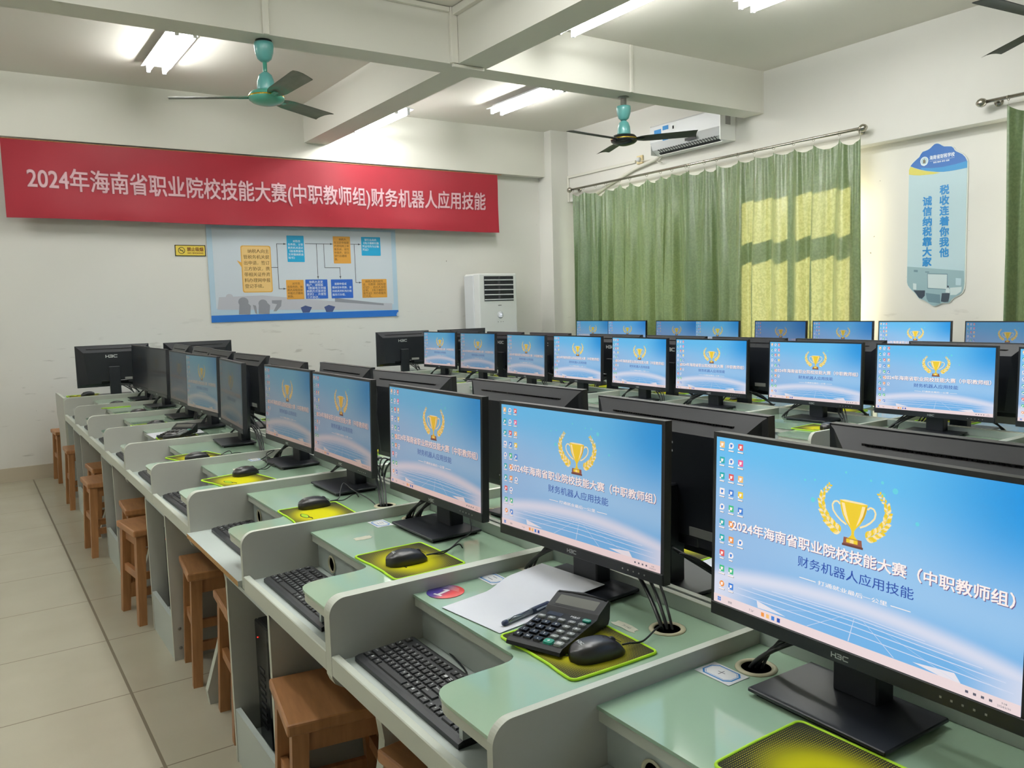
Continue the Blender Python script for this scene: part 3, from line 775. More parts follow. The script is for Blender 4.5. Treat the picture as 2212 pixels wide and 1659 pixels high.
# ------------------------------------------------------------------ curtains and rods
def rod(y0, y1, label, x=6.05):
    t = thing('curtain_rod', label, 'curtain rod', (x, (y0 + y1) / 2, 2.70)); L = (y1 - y0) / 2
    MB().tube([(0, -L, 0), (0, L, 0)], .0125, rodm, 12).build('pole', t)
    for s in (-1, 1):
        MB().lathe([(0, -.035), (.012, -.035), (.026, -.02), (.032, 0), (.026, .02), (.012, .035), (0, .035)], rodm, M=Matrix.Translation((0, s * L, 0)) @ Matrix.Rotation(PI / 2, 4, 'X')).build('finial', t)
        m = MB(); m.tube([(0, s * (L - .07), 0), (.095, s * (L - .07), 0)], .009, rodm); m.lathe([(0, 0), (.03, 0), (.03, .006), (0, .006)], rodm, M=Matrix.Translation((.099, s * (L - .07), 0)) @ Matrix.Rotation(-PI / 2, 4, 'Y')); m.build('bracket', t)
rod(3.95, 7.72, 'steel curtain rod above the wide green curtains', )
rod(0.3, 3.04, 'steel curtain rod at the picture edge beside the slogan board')
def curtain(y0, y1, label, seed, folds, zb=.35, x=6.055, sag=()):
    rnd = random.Random(seed)
    t = thing('curtain', label, 'curtain', (x, 0, 0), 0, 'green satin curtains')
    ny = int((y1 - y0) * 150); nz = 44; vs = []; fs = []
    ph = [rnd.uniform(0, 6.28) for _ in range(6)]
    hooks = [y0 + (y1 - y0) * (i + rnd.uniform(-.18, .18) * (0 < i < folds)) / folds for i in range(folds + 1)]
    def fold(y, q):
        # position measured in folds: pinched pleats at the hooks
        i = max(k for k in range(folds + 1) if hooks[k] <= y + 1e-6); i = min(i, folds - 1)
        f = i + (y - hooks[i]) / (hooks[i + 1] - hooks[i])
        fq = f + .10 * q * math.sin(1.9 * f + ph[0])
        a = math.sin(2 * PI * fq * 1 + ph[1]); b = math.sin(2 * PI * fq * 2 + .9 * math.sin(2.3 * f + ph[2])); c = math.sin(2 * PI * f * 4 + ph[3]); e = math.sin(2 * PI * f * .43 + ph[5])
        return a * (.016 + .024 * q) + b * (.008 + .007 * q * (1 + math.sin(f * 1.3))) + c * (.005 * (1 - q) ** 3) + e * .016 * q, f
    for i in range(ny + 1):
        y = y0 + (y1 - y0) * i / ny
        _, f = fold(y, 0)
        fr = f - math.floor(f)
        drop = .035 + (.028 + .034 * math.sin(2.7 * math.floor(f) + seed) ** 2) * math.sin(PI * fr) ** .8
        for (sf, amt) in sag:
            drop += amt * math.exp(-((f - sf) / .55) ** 2)
        for j in range(nz + 1):
            q = (j / nz) ** 1.15; z = (2.685 - drop) * (1 - j / nz) + zb * (j / nz)
            d, _ = fold(y, min(1, q * 2.2))
            yy = y + .020 * math.sin(2 * PI * f + ph[4]) * min(1, q * 3)
            vs.append((d, yy, z))
    for i in range(ny):
        for j in range(nz): fs.append((i * (nz + 1) + j, (i + 1) * (nz + 1) + j, (i + 1) * (nz + 1) + j + 1, i * (nz + 1) + j + 1))
    MB().add(vs, fs, curt, True).build('fabric', t, recalc=False)
    for hk in hooks:
        m = MB(); m.tube([(-.012 + .018 * math.cos(2 * PI * k / 14), hk, 2.693 + .018 * math.sin(2 * PI * k / 14)) for k in range(14)], .0022, rodm, 5, closed=True)
        m.tube([(-.012, hk, 2.675), (-.008, hk, 2.648)], .002, duct, 4); m.build('ring', t)
curtain(5.84, 7.68, 'long green satin curtain hanging below the wall air conditioner', 3, 9, x=6.075, sag=((6.6, .06),))
curtain(3.97, 5.86, 'green satin curtain with sunlit yellow patches by the white wall', 8, 9)
curtain(1.2, 2.86, 'green curtain cut by the picture edge beside the slogan board', 5, 8)

# ================================================================== COMPUTER DESKS
DEPTH = .616
ZTOP = .742
PROF = [(0, .60), (0, .735)] + [(.038 + .038 * math.cos(math.radians(a)), .735 + .038 * math.sin(math.radians(a))) for a in range(170, 89, -8)] + [(.06, .773), (DEPTH, .773), (DEPTH, 0), (.028, 0), (.022, .05), (.03, .075),
        (.068, .20), (.098, .31), (.112, .38), (.115, .42), (.108, .47), (.088, .52), (.055, .555), (.02, .575), (.006, .585)]
MIDP = [(0, .612), (0, .735)] + [(.038 + .038 * math.cos(math.radians(a)), .735 + .038 * math.sin(math.radians(a))) for a in range(170, 89, -8)] + [(.06, .773), (DEPTH - .016, .773), (DEPTH - .016, .612)]
def desk(label, loc, rotz, wa, wb, group, cab=True, dz=0.0, bare=None, tower=True, holes=(True, False), grom=(None, None), tray=True):
    """two-seat desk: local x runs along the row as seen by the sitter, local y from the sitter's edge to the back"""
    t = thing('computer_desk', label, 'desk', loc, rotz, group)
    W = wa + wb; T = .016
    for x0 in (0, W - T):
        m = MB(); m.prism(PROF, 'x', x0, x0 + T, lam, edge); m.build('side_panel', t)
    MB().prism(MIDP, 'x', wa - T / 2, wa + T / 2, lam, edge).build('divider_panel', t)
    MB().box(T, W - T, DEPTH - .016, DEPTH, .10, .773, boardm).build('back_panel', t)
    MB().box(T, W - T, DEPTH - .016, DEPTH - .0005, .7725, .7745, edge).build('edge_strip', t)
    for c, (xa, xb) in enumerate(((T, wa - T / 2), (wa + T / 2, W - T))):
        w_ = xb - xa; e = xb
        def outline(o):
            return [(xa, .205 - o), (e - .232, .205 - o)] + [(p.x, p.y) for p in bez((e - .232, .205 - o, 0), (e - .196, .20 - o, 0), (e - .205 - o, .15, 0), (e - .20 - o, .075, 0), 8)[1:]] + \
                   [(p.x, p.y) for p in bez((e - .20 - o, .075, 0), (e - .198 - o, .03 - o, 0), (e - .185, .014 - o, 0), (e - .14, .012 - o, 0), 6)[1:]] + [(e, .012 - o), (e, DEPTH - .016), (xa, DEPTH - .016)]
        top = MB().prism(outline(0), 'z', .714 + dz, .736 + dz, boardm, edge).build('desktop', t)
        MB().prism(outline(.004), 'z', .736 + dz, ZTOP + dz, glassy, glassy).build('glass_top', top)
        # board under the top, curling forward below the mouse shelf
        P = [(xa, .222), (e - .245, .222)] + [(p.x, p.y) for p in bez((e - .245, .222, 0), (e - .20, .22, 0), (e - .185, .17, 0), (e - .182, .10, 0), 8)[1:]] + [(e - .182, .055), (e - .17, .055)] + \
            [(p.x, p.y) for p in bez((e - .17, .10, 0), (e - .172, .18, 0), (e - .19, .236, 0), (e - .245, .236, 0), 8)] + [(xa, .236)]
        MB().prism(P, 'z', .636, .714 + dz, boardm).build('apron', t)
        if holes[c]:
            m = MB(); M = Matrix.Translation((xa + .05 + (.06 if c else .02), .2215, .668)) @ Matrix.Rotation(PI / 2, 4, 'X')
            m.lathe([(.024, -.001), (.026, .003), (.021, .004), (.019, -.001)], ring_m, M=M, nseg=20); m.lathe([(0, .0005), (.0195, .0005)], hole_m, M=M, nseg=20)
            m.build('cable_port', t)
        if grom[c] is not None:
            gx, gy = grom[c]; M = Matrix.Translation((gx, gy, ZTOP + dz))
            m = MB(); m.lathe([(.0265, -.02), (.0265, .002), (.030, .0035), (.036, .002), (.037, 0), (.0265, -.0005)], ring_m, M=M, nseg=28); m.lathe([(0, .0006), (.0263, .0006)], hole_m, M=M, nseg=28)
            m.build('cable_grommet', t)
        if tray:
            y0 = -.012 if bare == c else .0
            mm = MB(); mm.box(xa, xb, y0 if bare == c else .0165, DEPTH - .02, .618, .634, boardm)
            if bare == c:
                mm.quad([(xa, y0 - .0006, .618), (xb, y0 - .0006, .618), (xb, y0 - .0006, .634), (xa, y0 - .0006, .634)], chip)
            mm.build('keyboard_shelf', t)
            if bare != c:
                MB().box(xa, xb, .0, .018, .604, .650, edge, .002).build('shelf_rail', t)
    if cab:
        c0, c1 = wa - .215, wa + .215
        for x0 in (c0, c1 - T):
            m = MB(); m.prism([(.004, 0), (.004, .604), (DEPTH - .02, .604), (DEPTH - .02, 0)], 'x', x0, x0 + T, lam, edge); m.build('cabinet_side', t)
        MB().box(c0, c1, .004, DEPTH - .02, .592, .604, boardm).build('cabinet_top', t)
        MB().box(c0 + T, c1 - T, .006, .022, .0, .172, boardm).build('cabinet_front', t)
        MB().box(c0 + T, c1 - T, .022, DEPTH - .03, .075, .089, boardm).build('cabinet_floor', t)
        for zz in (.05, .13):
            MB().lathe([(0, .003), (.006, .002), (.007, 0)], screw, M=Matrix.Translation((c1 + .0, .03, zz)) @ Matrix.Rotation(PI / 2, 4, 'Y'), nseg=10).build('screw', t)
    return t
YBD = [.33, .998, 1.657, 2.31, 2.965, 3.63, 4.30, 4.975, 5.66, 6.37, 7.06]
XA = .608                     # front edge of the aisle side of the first row
RG = 2.456                    # mirror line of the first double row
ROWS = {}
tower_at = []
def cellg(side, ya, yc, yb):
    return None
gromA = {0: (.95, .925), 1: (None, 1.145), 2: (None, 2.21), 3: (None, 2.445)}
for k in range(5):
    ya, ym, yb = YBD[2 * k], YBD[2 * k + 1], YBD[2 * k + 2]
    wf, wn = yb - ym, ym - ya
    # row one, aisle side: sitter looks along +x, sitter's right is -y; first cell is the far one
    gr = ((wf - .14, .511), (wn + wf - (wn - .065), .511)) if k else ((yb - 1.145, .512), (yb - .925, .512))
    desk('%s two-seat grey desk from the camera on the aisle side of the front row' % ORD[k], (XA, yb, 0), -PI / 2, wf, wn, 'grey desks on the aisle side of the front row',
         bare=0 if k == 1 else None, holes=(k == 1, True) if k < 2 else (False, False), grom=gr)
    desk('%s two-seat grey desk from the camera on the inner side of the front row' % ORD[k], (RG - XA, ya, 0), PI / 2, wn, wf, 'grey desks on the inner side of the front row', holes=(False, False), grom=((wn - .14, .511), (wn + .065, .511)))
    desk('%s two-seat grey desk from the camera in the middle row facing the aisle' % ORD[k], (3.16, yb, 0), -PI / 2, wf, wn, 'grey desks of the middle row facing the aisle', holes=(False, False), grom=((wf - .14, .511), (wf + .065, .511)))
    desk('%s two-seat grey desk from the camera in the middle row facing the windows' % ORD[k], (4.40, ya, 0), PI / 2, wn, wf, 'grey desks of the middle row facing the windows', holes=(False, False), grom=((wn - .14, .511), (wn + .065, .511)))
desk('grey two-seat desk across the far end of the front row, facing the banner wall', (1.842, 7.70, 0), PI, .617, .617, 'grey end desks by the banner wall', holes=(False, False), grom=((.46, .511), (.67, .511)))
desk('grey two-seat desk across the far end of the middle row, facing the banner wall', (4.398, 7.70, 0), PI, .619, .619, 'grey end desks by the banner wall', holes=(False, False), grom=((.46, .511), (.67, .511)))
for k in range(4):
    ya = 2.42 + 1.28 * k
    desk('%s two-seat grey desk from the camera below the green curtains' % ORD[k], (5.36, ya + 1.278, 0), -PI / 2, .64, .638, 'grey desks along the window wall', dz=.018, holes=(False, False))

# computer towers inside the front row cabinets
def tower(x, y, z, label):
    t = thing('computer_tower', label, 'computer', (x, y, z), 0, 'slim black computers in the desk cabinets')
    MB().box(.008, .34, -.06, .06, 0, .375, blackp, .004).build('case', t)
    m = MB(); m.box(0, .010, -.06, .06, .0, .375, blackg, .004)
    for i in range(9): m.box(-.0015, .001, -.018, .028, .05 + i * .022, .06 + i * .022, darkp)
    m.build('front_panel', t)
    MB().lathe([(0, .002), (.0018, .0015), (.0022, 0)], emis('red_led', (255, 50, 40), 2.0), M=Matrix.Translation((-.0005, .03, .325)) @ Matrix.Rotation(-PI / 2, 4, 'Y'), nseg=10).build('power_light', t)
for k in range(1, 5):
    tower(.672, YBD[2 * k + 1] + (.085 if k == 1 else .10), .09, '%s slim black computer from the camera standing in an aisle side desk cabinet' % ORD[k - 1])

# ================================================================== MONITORS
MW, MH = .543, .335
SW, SH = .527, .302
def wall_graphics():
    """the desktop picture: everything drawn over the gradient, in metres from the top left corner of the lit area, x right, y down"""
    m = MB(); Wd, Hd = SW, SH
    def X(u): return (u - .5) * Wd
    def Y(v): return -v / 1.02 * SH
    def Q(pts, mm, z): m.quad([(X(a), Y(b), z) for a, b in pts], mm)
    z1, z2, z3, z4 = .0004, .0007, .0010, .0013
    # perspective grid
    vx, vy = .545, .80
    for x in (-1.3, -.75, -.35, -.06, .17, .36, .52, .68, .87, 1.12, 1.45, 1.95, 2.6):
        d = .0017
        ya_, yb_ = .835, .965
        f = lambda yy: vx + (x - vx) * (yy - vy) / (.985 - vy)
        if f(ya_) < .02 or f(ya_) > .98: continue
        yy = yb_
        while f(yy) < .01 or f(yy) > .99: yy -= .01
        Q([(f(ya_) - d * .4, ya_), (f(ya_) + d * .4, ya_), (f(yy) + d, yy), (f(yy) - d, yy)], EM['grid'], z1)
    for yy, s in ((.815, .22), (.830, .30), (.850, .38), (.878, .44), (.915, .46)):
        Q([(vx - s, yy - .002 + .01), (vx, yy - .002), (vx + s * .95, yy - .002 + .012), (vx + s * .95, yy + .0025 + .012), (vx, yy + .0025), (vx - s, yy + .0025 + .01)], EM['grid'], z1)
    Q([(.19, .965), (.30, .958), (.185, .925)], EM['pale'], z1); Q([(.72, .95), (.86, .985), (.835, .93)], EM['pale'], z1)
    # task bar
    Q([(0, .968), (1, .968), (1, 1.02), (0, 1.02)], EM['taskbar'], z2)
    for u, c in ((.205, 'orange'), (.225, 'folder'), (.246, 'blue'), (.268, 'navy')): Q([(u, .982), (u + .012, .982), (u + .012, 1.006), (u, 1.006)], EM[c], z3)
    for a, b_ in ((.018, .982), (.0255, .982), (.018, .995), (.0255, .995)): Q([(a, b_), (a + .0065, b_), (a + .0065, b_ + .011), (a, b_ + .011)], EM['blue'], z3)
    m.text('搜索', EM['dark'], X(.064), Y(1.004), h=.0045, z=z3, res=1); m.text('7 26°', EM['dark'], X(.155), Y(1.002), h=.004, z=z3, res=1)
    for u in (.865, .885, .905, .925): Q([(u, .988), (u + .008, .988), (u + .008, 1.0), (u, 1.0)], EM['dark'], z3)
    m.text('9:08', EM['dark'], X(.955), Y(.992), h=.003, z=z3, res=1); m.text('2024/3/30', EM['dark'], X(.945), Y(1.008), h=.003, z=z3, res=1)
    # desktop icons
    cols = {0: ['folder', 'teal', 'teal', 'white', 'white', 'teal', 'teal', 'red', 'green', 'orange'], 1: ['white', 'white', 'red', 'blue', 'green', 'orange', 'orange', 'white', 'green', 'blue'], 2: ['red', 'pink', 'folder', 'gold', 'blue', None, 'white']}
    rnd = random.Random(3)
    for cI, lst in cols.items():
        for r, c in enumerate(lst):
            if c is None: continue
            u = .026 + .040 * cI + .001 * r; v = .028 + .0948 * r
            s = .0105
            if c in ('pink', 'orange', 'white') and rnd.random() < .6:
                m.quad([(X(u) + .0056 * math.cos(2 * PI * k / 12), Y(v + .015) + .0056 * math.sin(2 * PI * k / 12), z2) for k in range(12)], EM[c])
            else: Q([(u - s, v - .004), (u + s, v - .004), (u + s, v + .034), (u - s, v + .034)], EM[c], z2)
            Q([(u - .005, v + .006), (u + .006, v + .006), (u + .003, v + .024), (u - .004, v + .024)], EM['white' if c != 'white' else 'blue'], z3)
            Q([(u - s, v + .024), (u - s + .006, v + .024), (u - s + .006, v + .034), (u - s, v + .034)], EM['white'], z3)
            wd = .008 + .006 * rnd.random()
            Q([(u - wd, v + .044), (u + wd, v + .044), (u + wd, v + .052), (u - wd, v + .052)], EM['dark'], z2)
            Q([(u - wd, v + .043), (u + wd * .9, v + .043), (u + wd * .9, v + .050), (u - wd, v + .050)], EM['white'], z3)
    # headline with its drop shadow, subtitle, motto
    T1 = '2024年海南省职业院校技能大赛（中职教师组）'
    for c, o, z in (('shadow', .0011, z2), ('white', 0, z3)):
        m.text(T1, EM[c], X(.076) + o, Y(.549) - o, h=.0205, w=.474, bold=.018, z=z, res=2)
    m.text('财务机器人应用技能', EM['navy'], X(.342), Y(.646), h=.0178, w=.198, bold=.006, z=z3, res=2)
    m.text('打通就业最后一公里', EM['white'], X(.416), Y(.716), h=.0072, w=.119, bold=.012, z=z3, res=1)
    for a, b_ in ((.349, .408), (.652, .711)): Q([(a, .704), (b_, .704), (b_, .708), (a, .708)], EM['white'], z3)
    # light bubbles
    for u, v, r in ((.654, .131, .0045), (.615, .10, .0025), (.39, .26, .004), (.44, .31, .003), (.72, .27, .003), (.58, .10, .002), (.50, .08, .002), (.36, .16, .002), (.62, .16, .003), (.395, .15, .002)):
        m.quad([(X(u) + r * math.cos(2 * PI * k / 14), Y(v) + r * math.sin(2 * PI * k / 14), z1) for k in range(14)], EM['bubble'])
    # cup
    cx = .528
    L = [(.483, .227), (.487, .27), (.494, .305), (.506, .34), (.518, .362), (.5235, .378), (.5235, .40), (.518, .412), (.510, .422)]
    Lr = [(2 * cx - a, b_) for a, b_ in L]
    Q(L + Lr[::-1], EM['gold'], z3)
    Q([(.483, .227), (.50, .222), (.556, .222), (.573, .227), (.556, .232), (.50, .232)], EM['gold_light'], z4)
    Q([(.489, .24), (.499, .24), (.508, .30), (.519, .352), (.510, .335), (.498, .30)], EM['gold_light'], z4)
    Q([(.556, .24), (.566, .24), (.559, .29), (.547, .33), (.538, .352), (.55, .29)], EM['gold_light'], z4); Q([(.568, .238), (.572, .238), (.564, .295), (.55, .335), (.56, .29)], EM['gold_dark'], z4)
    for sgn in (-1, 1):   # handles
        ctr = [(.484, .252), (.475, .238), (.464, .243), (.458, .262), (.461, .29), (.473, .315), (.488, .336), (.506, .352)]
        for (a0, b0), (a1, b1) in zip(ctr, ctr[1:]):
            tx, ty = (a1 - a0), (b1 - b0) * .573; L_ = math.hypot(tx, ty); nx_, ny_ = -ty / L_ * .0026, tx / L_ * .0026 / .573
            P_ = [(a0 + nx_, b0 + ny_), (a1 + nx_, b1 + ny_), (a1 - nx_, b1 - ny_), (a0 - nx_, b0 - ny_)]
            if sgn > 0: P_ = [(2 * cx - a, b_) for a, b_ in P_]
            Q(P_, EM['gold_light'], z2)
        # laurel: leaves along a curve
        cv = [Vector((a, b_, 0)) for a, b_ in ((.446, .165), (.424, .215), (.420, .26), (.428, .31), (.447, .355), (.474, .388), (.500, .410))]
        pts = []
        for i in range(len(cv) - 1):
            for s_ in range(4): pts.append(cv[i].lerp(cv[i + 1], s_ / 4))
        pts.append(cv[-1])
        for i in range(0, len(pts) - 2):
            p = pts[i]; d = pts[i + 1] - p; d = Vector((d.x, d.y * .573, 0)); d.normalize()
            for side in (-1, 1):
                ang = math.atan2(-d.y, -d.x) + side * .75
                ln = (.011 + .016 * i / len(pts)); wd = ln * .26
                col = ('gold', 'gold', 'gold_light', 'gold', 'gold_light')[(i + (side > 0)) % 5]
                sh = [(0, 0), (.3, .8), (.6, 1), (.85, .6), (1, 0), (.85, -.6), (.6, -1), (.3, -.8)]
                P_ = []
                for a, b_ in sh:
                    qx = math.cos(ang) * a * ln - math.sin(ang) * b_ * wd; qy = math.sin(ang) * a * ln + math.cos(ang) * b_ * wd
                    P_.append((p.x + qx, p.y + qy / .573))
                if sgn > 0: P_ = [(2 * cx - a + .0, b_) for a, b_ in P_]
                Q(P_, EM[col], z2)
    Q([(.499, .418), (.557, .418), (.559, .452), (.497, .452)], EM['brown'], z3); Q([(.494, .452), (.562, .452), (.562, .464), (.494, .464)], EM['brown_dark'], z3); Q([(.508, .424), (.545, .424), (.545, .444), (.508, .444)], EM['gold'], z4); Q([(.52, .424), (.532, .424), (.532, .444), (.52, .444)], EM['gold_light'], z4)
    return m

def h3c(m, mm, x, y, h, M, z=0.0, bold=.0):
    """maker's mark as blocky strokes, centred on x"""
    u = h; wd = .26 * h
    def R_(x0, x1, y0, y1): m.quad([(x + x0 * u, y + y0 * u, z), (x + x1 * u, y + y0 * u, z), (x + x1 * u, y + y1 * u, z), (x + x0 * u, y + y1 * u, z)], mm, M)
    s = .22
    R_(-1.9, -1.9 + s, 0, 1); R_(-1.9 + s, -1.02, .40, .60); R_(-1.02, -.80, 0, 1)
    R_(-.66, .30, .80, 1.0); R_(.14, .38, .55, .80); R_(-.50, .30, .40, .60); R_(.14, .38, .2, .45); R_(-.80, .30, 0, .20)
    R_(.66, 1.75, .80, 1.0); R_(.52, .76, .14, .86); R_(.66, 1.70, 0, .20)

TILT = .03
def make_monitor():
    t = thing('monitor', 'monitor', 'monitor', (0, 0, 0))
    # screen front plane is y = 0 at the top edge; origin on the desk under the middle of the base
    OY = -.025
    zt = 1.155 - ZTOP
    PM_ = Matrix.Translation((0, OY, zt)) @ Matrix.Rotation(-TILT, 4, 'X') @ Matrix(((1, 0, 0, 0), (0, 0, -1, 0), (0, 1, 0, 0), (0, 0, 0, 1)))   # local x right, y up, z towards the viewer
    m = MB()
    m.prism([(-MW / 2, -MH), (MW / 2, -MH), (MW / 2, 0), (-MW / 2, 0)], 'z', -.020, 0, blackp, darkp, M=PM_)
    # back shell: shallow wedge
    b0 = [(-MW / 2 + .002, -.003, -.020), (MW / 2 - .002, -.003, -.020), (MW / 2 - .002, -MH + .003, -.020), (-MW / 2 + .002, -MH + .003, -.020)]
    b1 = [(-MW / 2 + .012, -.010, -.024), (MW / 2 - .012, -.010, -.024), (MW / 2 - .025, -MH + .02, -.026), (-MW / 2 + .025, -MH + .02, -.026)]
    b2 = [(-.215, -.055, -.050), (.215, -.055, -.050), (.19, -MH + .03, -.052), (-.19, -MH + .03, -.052)]
    vs = b0 + b1 + b2
    m.add(vs, [(0, 1, 5, 4), (1, 2, 6, 5), (2, 3, 7, 6), (3, 0, 4, 7), (4, 5, 9, 8), (5, 6, 10, 9), (6, 7, 11, 10), (7, 4, 8, 11), (8, 9, 10, 11)], blackp, False, PM_)
    m.build('housing', t)
    m = MB()
    for i in range(46): m.box(-.19 + i * .00826, -.1845 + i * .00826, -.0305, -.0275, -.0385, -.033, blackg, M=PM_)
    m.box(-.195, .195, -.0308, -.0268, -.0365, -.029, hole_d, M=PM_)
    m.build('vent_slot', t)
    B = Matrix(((-1, 0, 0, 0), (0, 1, 0, 0), (0, 0, -1, 0), (0, 0, 0, 1)))
    m = MB(); h3c(m, mark_m, -.012, -.100, .024, PM_ @ B, z=.0525); m.build('maker_mark', t)
    m = MB(); m.box(-.15, -.075, -MH + .052, -MH + .072, -.0540, -.0518, labelm, M=PM_)
    m.build('rear_label', t)
    m = MB(); m.box(-.10, .10, -MH + .028, -MH + .05, -.054, -.030, blackg, .002, M=PM_); m.build('port_panel', t)
    m = MB(); m.box(-.27, .27, -MH + .0005, -MH + .024, .0, .0025, blackp, .001, M=PM_); ch = m.build('chin', t)
    m = MB(); h3c(m, silver, .0, -MH + .0075, .0085, PM_, z=.0030); m.build('chin_mark', ch)
    m = MB()
    for i in range(5): m.box(.158 + i * .0155, .161 + i * .0155, -MH + .010, -MH + .013, .0022, .0030, labelm, M=PM_)
    m.build('button_marks', ch)
    # lit screen
    x0, x1, y1 = -SW / 2, SW / 2, -.008; y0 = y1 - SH
    me = bpy.data.meshes.new('screen')
    me.from_pydata([tuple(PM_ @ Vector(p)) for p in ((x0, y0, .0008), (x1, y0, .0008), (x1, y1, .0008), (x0, y1, .0008))], [], [(0, 1, 2, 3)])
    me.materials.append(wallpaper)
    uv = me.uv_layers.new(name='UVMap')
    for i, q in enumerate(((0, 0), (1, 0), (1, 1), (0, 1))): uv.data[i].uv = q
    scr = bpy.data.objects.new('screen', me); COL.objects.link(scr); scr.parent = t
    g = wall_graphics()
    G = PM_ @ Matrix.Translation((0, y1, .0008))
    g.v = [tuple(G @ Vector(p)) for p in g.v]
    g.build('desktop_picture', scr, recalc=False)
    # stand
    MB().box(-.04, .04, .0, .045, .012, .24, blackp, .003).build('neck', t)
    m = MB(); m.box(-.1225, .1225, -.108, .055, .007, .014, blackp, .0015); m.box(-.112, .112, -.098, .045, 0, .007, blackg); m.build('base', t)
    return t
proto = make_monitor()
PROTO_USED = [False]
def monitor(X, Y, yaw, label, group, bright=1.0, tint=(1, 1, 1), dz=0.0, cables=None, base=0.0):
    o = proto if not PROTO_USED[0] else dup(proto)
    PROTO_USED[0] = True
    th = yaw - PI / 2
    d = Vector((math.cos(th + PI / 2), math.sin(th + PI / 2), 0)) * .025
    o.location = (X + d.x, Y + d.y, ZTOP + dz); o.rotation_euler = (0, 0, th)
    o['label'] = label; o['category'] = 'monitor'; o['group'] = group
    for ch in o.children:
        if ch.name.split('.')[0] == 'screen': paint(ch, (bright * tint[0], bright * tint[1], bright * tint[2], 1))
    if cables:
        Mi = (Matrix.Translation(o.location) @ rot(th)).inverted()
        tx, ty = cables
        e = Mi @ Vector((tx, ty, ZTOP + dz))
        rnd = random.Random(int(X * 977 + Y * 131))
        for i, rr in enumerate((.0042, .0036, .0028)):
            s = Vector((.055 * (1 if e.x > 0 else -1) * (.3 + .5 * i), .035 + .006 * i, .105 - .008 * i))
            q = Vector((e.x + (i - 1) * .008, e.y + .006 * (i - 1), .0))
            c1 = s + Vector((q.x - s.x, 0, -.02)) * .35 + Vector((0, .02, -.015 + .02 * i))
            c2 = Vector((q.x, q.y, .034 + .012 * i)) - (q - s) * .16
            P_ = bez(s, c1, c2, q, 14) + [q + Vector((0, 0, -.03))]
            MB().tube(P_, rr, cablem, 7).build('cable', o)
    return o
R1F = [(1.110, .744, -.016), (1.123, 1.438, .07), (1.111, 2.083, .017), (1.122, 2.80, .003), (1.126, 3.40, .03), (1.091, 4.137, -.07), (1.122, 4.865, .079), (1.12, 5.43, .0), (1.124, 6.17, .05), (1.124, 6.82, .033)]
GF = 'monitors on the aisle side of the front row'
bri = [1.0, .86, .66, .40, .33, .085, .22, .06, .012, .006]  # fading of far screens at glancing angles, put into brightness and tint
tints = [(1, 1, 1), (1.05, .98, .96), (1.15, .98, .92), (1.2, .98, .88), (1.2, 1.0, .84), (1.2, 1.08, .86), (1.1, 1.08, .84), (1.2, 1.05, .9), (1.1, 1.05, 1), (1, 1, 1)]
GR = [(1.12, .925), (1.12, 1.145), (1.11, 2.21), (1.113, 2.445), (1.113, 3.565), (1.113, 3.75), (1.113, 4.90), (1.113, 5.06), (1.113, 6.29), (1.113, 6.46)]
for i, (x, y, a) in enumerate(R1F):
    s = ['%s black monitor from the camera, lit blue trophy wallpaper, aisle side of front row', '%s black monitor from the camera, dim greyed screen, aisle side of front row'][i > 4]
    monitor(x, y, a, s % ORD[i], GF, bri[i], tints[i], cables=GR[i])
R1B = [(1.364, .667, PI), (1.359, 1.343, 3.121), (1.404, 2.018, 3.188), (1.36, 2.677, 3.222), (1.372, 3.32, 3.155), (1.312, 3.90, 3.122), (1.35, 4.627, 3.181), (1.363, 5.289, 3.139), (1.40, 5.914, 3.132), (1.40, 6.569, 3.129)]
for i, (x, y, a) in enumerate(R1B):
    monitor(x, y, a, '%s black monitor from the camera seen from behind on the front row ridge' % ORD[i], 'monitors on the inner side of the front row', .9, cables=(1.30, y + (.19 if i % 2 else -.19)))
monitor(1.01, 7.345, -1.62, 'black monitor seen from behind at the aisle corner of the far end desk', 'monitors on the end desks', .9, cables=(1.13, 7.18))
monitor(1.644, 7.20, -1.592, 'black monitor seen from behind below the poster on the far end desk', 'monitors on the end desks', .9, cables=(1.35, 7.18))
monitor(3.611, 7.328, -1.70, 'black monitor seen from behind between the poster and floor air conditioner', 'monitors on the end desks', .9, cables=(3.7, 7.18))
monitor(4.211, 7.20, -1.592, 'black monitor seen from behind just below the floor air conditioner', 'monitors on the end desks', .9, cables=(3.9, 7.18))
R2F = [(3.67, 1.39, .03), (3.67, 2.028, .07), (3.675, 2.665, .059), (3.675, 3.376, .041), (3.64, 3.957, -.04), (3.64, 4.60, .01), (3.615, 5.205, -.035), (3.663, 5.997, .03), (3.675, 6.69, .063)]
b2 = [1.0, 1.0, .97, .95, .93, .88, .62, .5, .66]
for i, (x, y, a) in enumerate(R2F):
    monitor(x, y, a, '%s monitor from the camera, bright trophy wallpaper, middle row facing the aisle' % ORD[i], 'monitors of the middle row facing the aisle', b2[i], (1, 1, 1) if i < 6 else (1, .94, .9), cables=(3.66, y + (.2 if i % 2 else -.2)))
R2B = [(3.91, 1.28), (3.91, 2.0), (3.91, 2.67), (3.91, 3.28), (3.91, 3.88), (3.91, 4.48), (3.91, 5.27), (3.91, 5.92), (3.91, 6.6)]
for i, (x, y) in enumerate(R2B):
    monitor(x, y, PI + (.02 if i % 2 else -.015), '%s black monitor from the camera seen from behind on the middle row ridge' % ORD[i], 'monitors of the middle row facing the windows', .9, cables=(3.87, y + (.2 if i % 2 else -.2)))
R3 = [(2.74, 0), (3.385, .06), (3.983, 0), (4.582, -.02), (5.292, -.02), (5.82, .02), (6.54, .1), (7.109, .03)]
b3 = [.48, 1.0, .62, .42, .66, .52, .72, .60]
